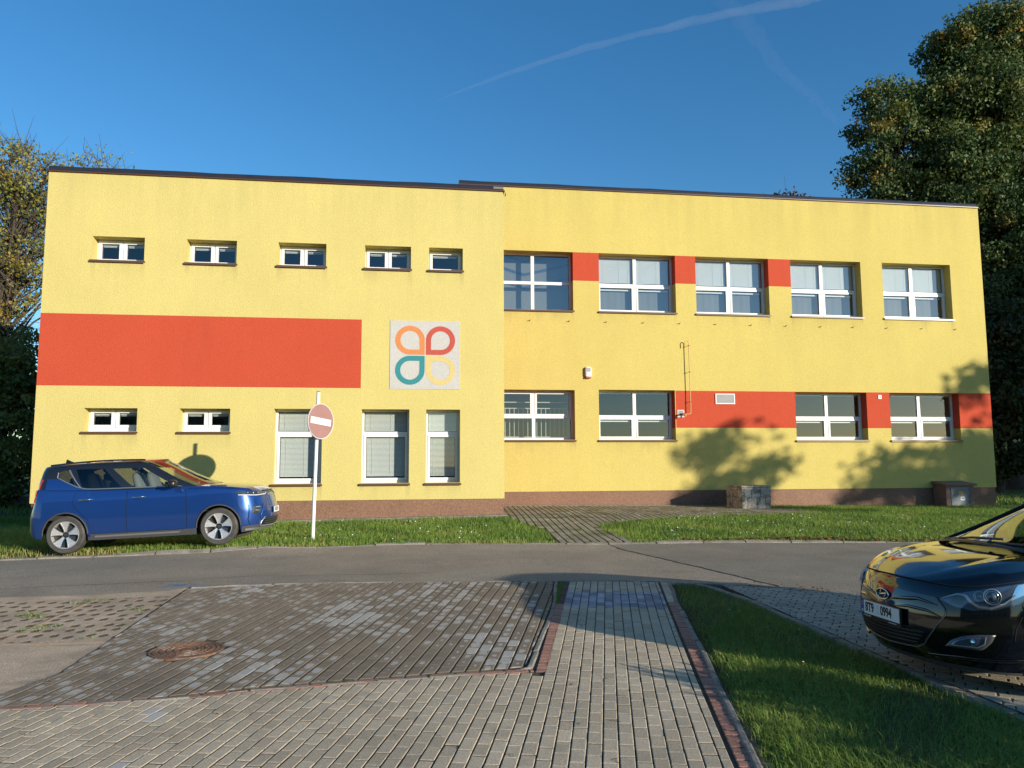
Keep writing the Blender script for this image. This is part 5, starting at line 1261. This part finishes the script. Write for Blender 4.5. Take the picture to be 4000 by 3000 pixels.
def unit(n):
    v = RNG.normal(size=(n, 3)); return v/np.linalg.norm(v, axis=1, keepdims=True)
BARK = M('bark', (.075, .058, .045), .95, var=.3, vs=3, bump=.8, bs=25)
def tree(name, label, cat, base, trunk_r, trunk_h, blobs, leaf, per, palette, clump_r, lean=(0, 0), group=None, limbs=.35, tint=lambda z, n: RNG.random(n), twigs=0, up=.3):
    """blobs: (dx, dy, z, rx, ry, rz, clumps) relative to the base; crown = leaf clumps spread through the blobs"""
    global RNG; RNG = np.random.default_rng(int(abs(base[0])*971+abs(base[1])*313)); random.seed(int(base[0]*53+base[1]*17))
    z0 = base[2]; root = thing(name, label, cat, base, 0, group)
    tb = MB(); top = Vector((lean[0], lean[1], trunk_h)); n = 10
    axis = [Vector((lean[0]*(k/n)**1.5+.12*math.sin(k*1.3)*trunk_r*3, lean[1]*(k/n)**1.5+.1*math.cos(k*1.7)*trunk_r*3, trunk_h*k/n-.3)) for k in range(n+1)]
    tb.tube(axis, [trunk_r*(1.25 if k == 0 else 1)*(1-.8*k/n)+.015 for k in range(n+1)], 9)
    C, B_ = [], []
    for dx, dy, z, rx, ry, rz, nc in blobs:
        d = unit(nc)*(RNG.random((nc, 1))**.42); C.append(d*np.array([rx, ry, rz])+np.array([dx, dy, z]))
    C = np.concatenate(C)
    idx = RNG.choice(len(C), max(1, int(len(C)*limbs)), replace=False)
    for i in idx:
        c = Vector(C[i]); hs = min(max((c.z-(.35+.25*random.random())*math.hypot(c.x, c.y)*1.2-1.)/trunk_h, .18), .97); k = hs*n; j = min(int(k), n-1)
        p = axis[j].lerp(axis[j+1], k-j); r0 = (trunk_r*(1-.8*hs)+.015)*.42
        mid = p.lerp(c, .5)+Vector((random.gauss(0, .25), random.gauss(0, .25), .10*(c-p).length)); m2 = p.lerp(c, .78)+Vector((random.gauss(0, .2), random.gauss(0, .2), .06*(c-p).length))
        tb.tube([p, p.lerp(mid, .5)+Vector((0, 0, .02)), mid, m2, c], [r0, r0*.8, r0*.55, r0*.33, .012], 5, 0, False)
        for t in range(twigs):
            q = m2.lerp(c, random.random()*.9); e = q+Vector((random.gauss(0, .55), random.gauss(0, .55), random.gauss(.55, .4)))
            tb.tube([q, q.lerp(e, .5)+Vector((random.gauss(0, .08), random.gauss(0, .08), .04)), e], [.014, .010, .005], 3, 0, False)
    tb.build('trunk', BARK, root, smooth=True)
    nl = len(C)*per
    cc = np.repeat(C, per, axis=0); cr = np.repeat(clump_r*(.55+.9*RNG.random(len(C))), per)[:, None]
    pos = cc+unit(nl)*(RNG.random((nl, 1))**.5)*cr*np.array([1.15, 1.15, .75])
    ct = np.repeat(tint(C[:, 2], len(C)), per); tn = np.clip(ct+RNG.normal(0, .09, nl), 0, 1)
    nrm = unit(nl); nrm[:, 2] *= .75; nrm /= np.linalg.norm(nrm, axis=1, keepdims=True)
    a = np.cross(nrm, unit(nl)); a /= np.linalg.norm(a, axis=1, keepdims=True); b = np.cross(nrm, a)
    s = (leaf*(.6+.8*RNG.random(nl)))[:, None]
    V = np.stack([pos-a*s*.5, pos+b*s*.32+nrm*s*.06, pos+a*s*.55, pos-b*s*.32+nrm*s*.06], 1).reshape(-1, 3)
    fastmesh('crown', V, np.arange(nl*4).reshape(-1, 4), tn, palette, root)
    return root
LIME = leafmat('lime_leaves', [(0,(.038,.066,.026)),(.45,(.078,.122,.034)),(.72,(.20,.19,.04)),(1,(.34,.15,.03))])
ASHL = leafmat('ash_leaves', [(0,(.08,.12,.025)),(.4,(.20,.22,.04)),(.7,(.34,.27,.05)),(1,(.26,.13,.03))])
BUSHL = leafmat('bush_leaves', [(0,(.045,.08,.024)),(.5,(.12,.16,.04)),(.8,(.24,.20,.05)),(1,(.30,.14,.04))])
HORNL = leafmat('hornbeam_leaves', [(0,(.07,.12,.035)),(.5,(.17,.21,.055)),(.8,(.32,.26,.07)),(1,(.36,.18,.05))])
def tall(lo, hi):      # leaf tint rises towards the top of the crown
    return lambda z, n: np.clip(.13+.40*(z-lo)/(hi-lo)*RNG.random(n)+.25*RNG.random(n)+.35*(RNG.random(n) < .12), 0, 1)
tree('lime_tree', 'leaning left lobe of the dark trees, an autumn tree rising behind the flat roof', 'tree', (27.9, 37, .2), .42, 19,
     [(-1.2,-.5,17.8,3.2,2.5,2.6,44),(-2.2,-.5,20.0,2.2,2,1.8,28),(-3.0,-.5,16.2,1.6,1.6,1.1,20),(.6,0,20.6,2.2,2.2,1.7,36),(-1.6,0,13.8,1.6,2,1.2,26),(1.6,0,15,2.6,2.4,3,60)], .18, 200, LIME, .75, (-1.5, 0), limbs=.6, tint=tall(14, 22), twigs=1)
tree('lime_tree', 'huge dark green tree with rusty top filling the right edge beside the building', 'tree', (32.5, 37.5, .2), .6, 24,
     [(0,-1,20.,4.6,3.5,4.2,140),(-2.6,-1,22.4,2.0,2,2.6,50),(-.4,-1,24.6,2.0,2,2.0,50),(2.4,-1,24.8,2.2,2,2.0,50),(-3.4,-1.5,16,2.6,2.6,3.5,80),(0,-2,13.5,4.6,3,4.2,130),(3.6,-1,17,3.5,3,5,90),(-1.8,-2,8.5,3.2,2.4,3.6,90),(2.6,-2,8,3.2,2.4,4,70)], .19, 260, LIME, .85, limbs=.35, tint=tall(13, 26), twigs=1)
tree('hedge_tree', 'dense dark understorey tree just right of the building end', 'tree', (28.2, 33.5, .2), .25, 6,
     [(-.8,0,3.2,2.0,2,3.0,90),(2,0,3.6,2.4,2,3.4,100),(.6,0,7.0,2.2,2,2.4,60)], .22, 150, LIME, .75, limbs=.2, tint=lambda z, n: .35*RNG.random(n)+.3*(RNG.random(n) < .08))
tree('young_tree', 'rusty tree top just showing above the right-hand roof edge', 'tree', (26.6, 50, .2), .3, 18.5, [(0,-1,18.2,1.5,1.2,2.4,40),(1.1,-1,18.3,.6,.6,1.6,8)], .2, 55, leafmat('rust_leaves', [(0,(.06,.05,.015)),(1,(.22,.09,.03))]), .5, limbs=.9, twigs=2)
tree('ash_tree', 'tall thin ash tree with sparse yellow leaves and bare twigs at the left edge', 'tree', (-16.4, 33, .1), .24, 13.2,
     [(0,0,13.2,2.4,1.6,1.7,50),(1.8,0,12.2,1.7,1.4,2.0,46),(-.6,0,10,2.0,1.5,1.8,44),(1.4,0,9,1.8,1.4,1.6,34),(0,0,7,1.8,1.5,1.5,36)], .13, 62, ASHL, .7, (.7, 0), limbs=1., tint=lambda z, n: .15+.75*RNG.random(n), twigs=7)
tree('ash_tree', 'second sparse ash tree half hidden by the left corner of the building', 'tree', (-13.9, 36, .1), .2, 13.5,
     [(0,0,13.4,1.7,1.4,2.2,40),(-.8,0,10.6,1.6,1.4,2.0,36),(.3,0,8,1.7,1.5,2,36)], .13, 44, ASHL, .75, (.2, 0), limbs=1., tint=lambda z, n: .3+.6*RNG.random(n), twigs=8)
tree('hornbeam_bush', 'bushy green and bronze tree below the ash trees beside the left wall', 'tree', (-14.6, 30.5, .1), .16, 4.5,
     [(0,0,4.9,1.9,1.5,1.5,60),(-1.2,0,3.2,1.7,1.4,1.6,50),(.9,0,3.2,1.5,1.4,1.7,50),(0,-.2,1.5,2.2,1.4,1.3,50)], .16, 150, HORNL, .55, limbs=.3, tint=lambda z, n: np.clip(.15+.5*RNG.random(n)+.06*(z-2), 0, 1))
# trees out of the frame on the sunward side: they shade the wall, the lawn and the big trees
g = 'trees on the sunward side beyond the right edge'
def shader(x, y, r, h, blobs, lab): tree('street_tree', lab, 'tree', (x, y, -.1), r, h, blobs, .28, 42, BUSHL, .62, limbs=.25, group=g, tint=lambda z, n: .6*RNG.random(n))
shader(32.6, .4, .14, 7.5, [(0,0,8.0,1.5,1.5,1.5,26),(-.6,-.5,6.7,1.2,1.2,.6,12)], 'slim street tree out of frame casting the shadow beside the stone pillar')
shader(37.4, 1.4, .2, 7.5, [(0,0,7.2,2.1,2.1,1.2,26),(1.6,1.4,7.4,1.9,1.9,1.5,34)], 'broad street tree out of frame casting the shadow at the far right of the wall')
shader(40.2, 3.2, .2, 8.2, [(0,0,7.0,2.4,2.4,1.6,36),(-.6,-.8,10.2,1.5,1.5,.5,10),(.8,.7,10.8,.9,.9,.7,7)], 'taller street tree out of frame shading the red band at the wall end')
def big(x, y, lab): tree('park_tree', lab, 'tree', (x, y, -.1), .5, 20, [(0,0,8,5.5,5.5,7,110),(0,0,14,4.6,4.6,4.5,70)], .62, 34, BUSHL, 1.5, limbs=.1, group=g, tint=lambda z, n: .6*RNG.random(n))
big(56, 4, 'big park tree out of frame shading the left lobe of the dark trees'); big(61.5, 9.5, 'big park tree out of frame shading the huge right-hand tree'); big(51, 11, 'big park tree out of frame shading the understorey by the building end'); big(68, 17, 'far park tree out of frame at the end of the sunward row')
def shrub(x, y, h, r, lab): tree('shrub', lab, 'shrub', (x, y, -.2), .03, h*.6, [(0,0,h*.62,r,r,h*.36,34)], .07, 60, BUSHL, .16, limbs=.4, group='unseen shrubs added to shade the lower right lawn', tint=lambda z, n: .6*RNG.random(n))  # added out of frame only to cast shade on the near lawn
shrub(5.25, 3.25, .95, .42, 'low shrub added out of frame for its shade, nearest the black car'); shrub(5.4, 2.15, .85, .55, 'wider low shrub added out of frame for its shade behind the lower right corner'); shrub(6.0, 2.9, 1.1, .5, 'taller shrub added out of frame for its shade between the two others')

# ------------------------------------------------------------------ grass blades, daisies, fallen leaves
GRASS = leafmat('grass_blades', [(0,(.085,.15,.03)),(.5,(.19,.30,.055)),(.8,(.34,.39,.085)),(1,(.46,.39,.15))], .3)
def blades(pts, h, w, tint, name, flop=.55):
    n = len(pts); ang = RNG.random(n)*2*np.pi; d = np.stack([np.cos(ang), np.sin(ang), np.zeros(n)], 1); sd = np.stack([-np.sin(ang), np.cos(ang), np.zeros(n)], 1)
    hh = (h*(.45+.95*RNG.random(n)))[:, None]; ww = (w*(.7+.6*RNG.random(n)))[:, None]; fl = (flop*(.3+1.1*RNG.random(n)))[:, None]
    up = np.array([0, 0, 1.])
    b0, b1 = pts-sd*ww*.5, pts+sd*ww*.5; m = pts+up*hh*.6+d*hh*fl*.3; t = pts+up*hh*(1-.25*fl)+d*hh*fl
    V = np.stack([b0, b1, m+sd*ww*.42, m-sd*ww*.42, t+sd*ww*.08, t-sd*ww*.08], 1).reshape(-1, 3)
    i = np.arange(n)[:, None]*6; F = np.stack([i+[0, 1, 2, 3], i+[3, 2, 4, 5]], 1).reshape(-1, 4)
    o = fastmesh(name, V, F, np.repeat(tint, 2), GRASS); return tag(o, kind='stuff')
def patchy(x, y, s=1.):
    return .5+.25*np.sin(x*1.9*s+1.3*np.sin(y*1.1*s))+.25*np.sin(y*2.3*s+1.7*np.cos(x*1.5*s))
def scatter(n, x0, x1, y0, y1): return x0+(x1-x0)*RNG.random(n), y0+(y1-y0)*RNG.random(n)
# the lawn before the school
x, y = scatter(330000, -14, 24, 14.3, 24.2)
far = np.interp(x, [p[0] for p in FAR], [p[1] for p in FAR])+.0
keep = (y > far+.04*RNG.random(len(x))) & ~((x < 2.62) & (x > -8.98) & (y > 20.1)) & ~((x > 2.5) & (x < 20.2) & (y > 24.05))
xl = np.interp(y, [14.9,17.2,20.2,20.3], [2.97,3.17,2.5,2.5]); xr = np.interp(y, [14.9,16.5,17.5,18.64,19.42,20.0,20.4,22.5,24.1], [4.42,4.45,4.35,5.0,6.9,9.0,11.2,11.6,9.4])
onpath = (x > xl) & (x < xr); keep &= ~onpath | (RNG.random(len(x)) < .05*(patchy(x, y, 2.5) > .62))
worn = (x < -5.2) & (y < 15.5); keep &= ~worn | (RNG.random(len(x)) < .35)
x, y = x[keep], y[keep]; z = T(x, y)-.03
tn = np.clip(.30+.32*patchy(x, y)+RNG.normal(0, .12, len(x))+.45*((x < -5.2) & (y < 15.6))+.25*(y < np.interp(x, [p[0] for p in FAR], [p[1] for p in FAR])+.35), 0, 1)
blades(np.stack([x, y, z], 1), np.where(y < 15.6, .05, .062)+.04*patchy(x, y, 1.7), .008, tn, 'grass')
# lawn strip between the footpath and the parking bay
def inside(x, y):
    l = np.interp(y, [3.0,4.46,5.53,6.53,7.77,9.11,10.39,10.6], [1.72,2.10,2.37,2.66,3.0,3.33,3.66,3.75]); r = np.interp(y, [3.0,5.4,6.3,7.2,8.2,9.3,10.25,10.45], [4.22,4.21,4.24,4.24,4.22,4.22,4.1,3.95])
    return (x > l+.02) & (x < r) & (y < 10.5)
x, y = scatter(120000, 1.6, 4.4, 3.0, 10.5); k = inside(x, y); x, y = x[k], y[k]
den = np.clip((patchy(x*1.5, y*1.5)-.05)*2.2, .25, 1)*np.interp(y, [3, 6, 8, 9.8, 10.5], [1, .95, .8, .5, .35]); edge = np.interp(y, [3.0,4.46,5.53,6.53,7.77,9.11,10.39,10.6], [1.72,2.10,2.37,2.66,3.0,3.33,3.66,3.75]); den *= np.clip((x-edge)/.22, .12, 1)
k = RNG.random(len(x)) < den; x, y = x[k], y[k]
tn = np.clip(.32+.30*patchy(x, y, 1.6)+RNG.normal(0, .14, len(x)), 0, 1)
blades(np.stack([x, y, T(x, y)-.03], 1), .052+.05*patchy(x, y, 1.3), .0042, tn, 'grass', .95)
# tufts in the slab holes, moss in joints, weeds along kerbs
x, y = scatter(5200, -5.4, -2.95, 8.4, 10.5); k = patchy(x*3.1, y*3.7) > .80; x, y = x[k], y[k]
blades(np.stack([x, y, T(x, y)-.005], 1), np.full(len(x), .03), .006, np.clip(.5+RNG.normal(0, .2, len(x)), 0, 1), 'grass', 1.0)
t = RNG.random(2200); x = 2.10+.06*RNG.random(2200)-.0*t+(.0); yy = 9.45+1.45*t; x = 1.86+.355*t+.03*RNG.normal(size=2200)*.4
blades(np.stack([x, yy, T(x, yy)-.012], 1), np.full(2200, .022), .005, np.full(2200, .45), 'grass', .8)
# far lawns left and right of the building
x, y = scatter(26000, -40, -9, 15, 40); k = ~((x > -13) & (y < 24.2)); x, y = x[k], y[k]; blades(np.stack([x, y, T(x, y)-.03], 1), np.full(len(x), .12), .035, np.clip(.3+RNG.normal(0, .15, len(x)), 0, 1), 'grass')
x, y = scatter(16000, 20.3, 40, 18, 36); blades(np.stack([x, y, T(x, y)-.03], 1), np.full(len(x), .12), .035, np.clip(.3+RNG.normal(0, .15, len(x)), 0, 1), 'grass')
def discs(name, x, y, z, r, m, tilt=.4):
    n = len(x); c = np.stack([x, y, z], 1); nr = unit(n)*tilt+np.array([0, -.35, 1.]); nr /= np.linalg.norm(nr, axis=1, keepdims=True); a = np.cross(nr, unit(n)); a /= np.linalg.norm(a, axis=1, keepdims=True); b = np.cross(nr, a); rr = (r*(.6+.8*RNG.random(n)))[:, None]
    K = 6; V = np.stack([c+(a*math.cos(2*math.pi*k/K)+b*math.sin(2*math.pi*k/K))*rr for k in range(K)], 1).reshape(-1, 3)
    return tag(fastmesh(name, V, np.arange(n*K).reshape(-1, K), RNG.random(n), m), kind='stuff')
DAISY = M('daisy_petals', (.75, .74, .70), .8); DANDY = leafmat('yellow_flower', [(0,(.55,.30,.03)),(1,(.60,.20,.04))], .1)
x, y = scatter(420, -3.2, 14, 15.4, 20); k = (patchy(x*1.3, y*1.6) > .45) & ~((x > 2.4) & (x < 5.2) & (y > 15)); x, y = x[k], y[k]; discs('daisies', x, y, T(x, y)+.055, .013, DAISY)
x, y = scatter(45, -3.2, 14, 15.4, 20.05); discs('dandelions', x, y, T(x, y)+.06, .015, DANDY)
x, y = scatter(6, 2.6, 4.1, 4.6, 8.5); k = inside(x, y); discs('daisies', x[k], y[k], T(x[k], y[k])+.075, .010, DAISY)
FALL = leafmat('fallen_leaf', [(0,(.10,.04,.018)),(.5,(.24,.09,.03)),(1,(.34,.19,.07))], .1)
def fallen(x, y, s, zoff):
    n = len(x); c = np.stack([x, y, T(x, y)+zoff], 1); nr = unit(n)*.55+np.array([0, 0, 1.]); nr /= np.linalg.norm(nr, axis=1, keepdims=True); a = np.cross(nr, unit(n)); a /= np.linalg.norm(a, axis=1, keepdims=True); b = np.cross(nr, a); q = (s*(.6+.8*RNG.random(n)))[:, None]
    V = np.stack([c-a*q, c-b*q*.5+nr*q*.25, c+a*q, c+b*q*.5+nr*q*.25], 1).reshape(-1, 3); tag(fastmesh('fallen_leaves', V, np.arange(n*4).reshape(-1, 4), RNG.random(n), FALL), kind='stuff')
x = 5.5+9*RNG.random(420)**.8; y = np.interp(x, [p[0] for p in FAR], [p[1] for p in FAR])+.10+np.abs(RNG.normal(0, .10, 420)); fallen(x, y, .045, .03)
x = 4.6+3*RNG.random(60); y = np.interp(x, [p[0] for p in NEAR], [p[1] for p in NEAR])+RNG.normal(0, .12, 60); fallen(x, y, .028, .012)
x, y = scatter(120, -8, 4.2, 14.7, 19.5); k = ~((x > 2.4)&(y > 15)); fallen(x[k], y[k], .035, .05)
x, y = scatter(26, -3, 4.4, 4.5, 10); fallen(x, y, .016, .008)
# dry twigs on the pavers
mb = MB()
for k in range(34):
    x, y = random.uniform(-1.5, 2.2), random.uniform(4.4, 7.6); a = random.uniform(0, 6.3); l = random.uniform(.03, .075); c = random.uniform(-.02, .02)
    if x > 1.9+(y-4.5)*.26: continue
    mb.tube([(x, y, float(T(x,y))+.003), (x+math.cos(a)*l*.5-math.sin(a)*c, y+math.sin(a)*l*.5+math.cos(a)*c, float(T(x,y))+.008), (x+math.cos(a)*l, y+math.sin(a)*l, float(T(x,y))+.003)], .0016, 4)
tag(mb.build('dry_twigs', M('dry_twig', (.16, .10, .05), .9)), kind='stuff')

# ------------------------------------------------------------------ thin ice-crystal trails high in the sky
def trail(name, label, pts, r, dens_):
    m = bpy.data.materials.new(name); m.use_nodes = True; N, L = nodes(m); N.remove(N['Principled BSDF'])
    v = N.new('ShaderNodeVolumeScatter'); v.inputs['Color'].default_value = (1, 1, 1, 1); v.inputs['Density'].default_value = dens_; v.inputs['Anisotropy'].default_value = 0.
    L.new(v.outputs[0], N['Material Output'].inputs['Volume']); m.cycles.homogeneous_volume = True
    P = [Vector(p) for p in pts]; L_ = [0]
    for a, b in zip(P[:-1], P[1:]): L_.append(L_[-1]+(b-a).length)
    n = 260; rows_ = []; nz = RNG.normal(size=(n+9, 14)); nz = sum(np.roll(nz, k, 1) for k in (-1, 0, 1))/1.7; nz = np.array([nz[k:k+9].mean(0)*1.6 for k in range(n+1)]); big_ = np.interp(np.arange(n+1), np.arange(0, n+14, 13), 1+.14*RNG.normal(size=len(np.arange(0, n+14, 13))))
    for k in range(n+1):
        s = L_[-1]*k/n; i = min(max(int(np.searchsorted(L_, s))-1, 0), len(P)-2); t = (s-L_[i])/(L_[i+1]-L_[i]); c = P[i].lerp(P[i+1], t)
        d = (P[i+1]-P[i]).normalized(); u = d.cross(Vector((0, 0, 1))).normalized(); w = u.cross(d)
        rr = r(k/n); row = []
        for j in range(15):
            a = 2*math.pi*(j % 14)/14; f = max(.25, big_[k]*(1+.28*nz[k, j % 14]))
            row.append(tuple(c+(u*math.cos(a)*1.3+w*math.sin(a)*.8)*max(rr*f, 2)))
        rows_.append(row)
    mb = MB(); mb.grid(rows_); mb.poly(rows_[0][:-1][::-1]); mb.poly(rows_[-1][:-1]); o = mb.build('contrail', m, None, merge=.01)
    return tag(o, label, 'contrail')
trail('contrail_ice', 'long white aircraft trail slanting up to the right across the blue sky',
      [(430,14530,7000),(810,14050,7000),(1850,13040,7000),(2960,12110,7000),(3690,11580,7000),(4480,11100,7000),(5170,10730,7000),(5890,10330,7000),(6900,9700,7000),(9500,8200,7000)],
      lambda t: 12+44*min(t/.28, 1)+80*max(0, t-.3)/.7, .00046)
trail('contrail_faint', 'faint broad trail dropping steeply right of the long one',
      [(4700,10380,7000),(4940,10590,7000),(5570,11220,7000),(6620,12320,7000),(7990,13430,7000),(8850,14240,7000)], lambda t: 130-60*t, .00006)
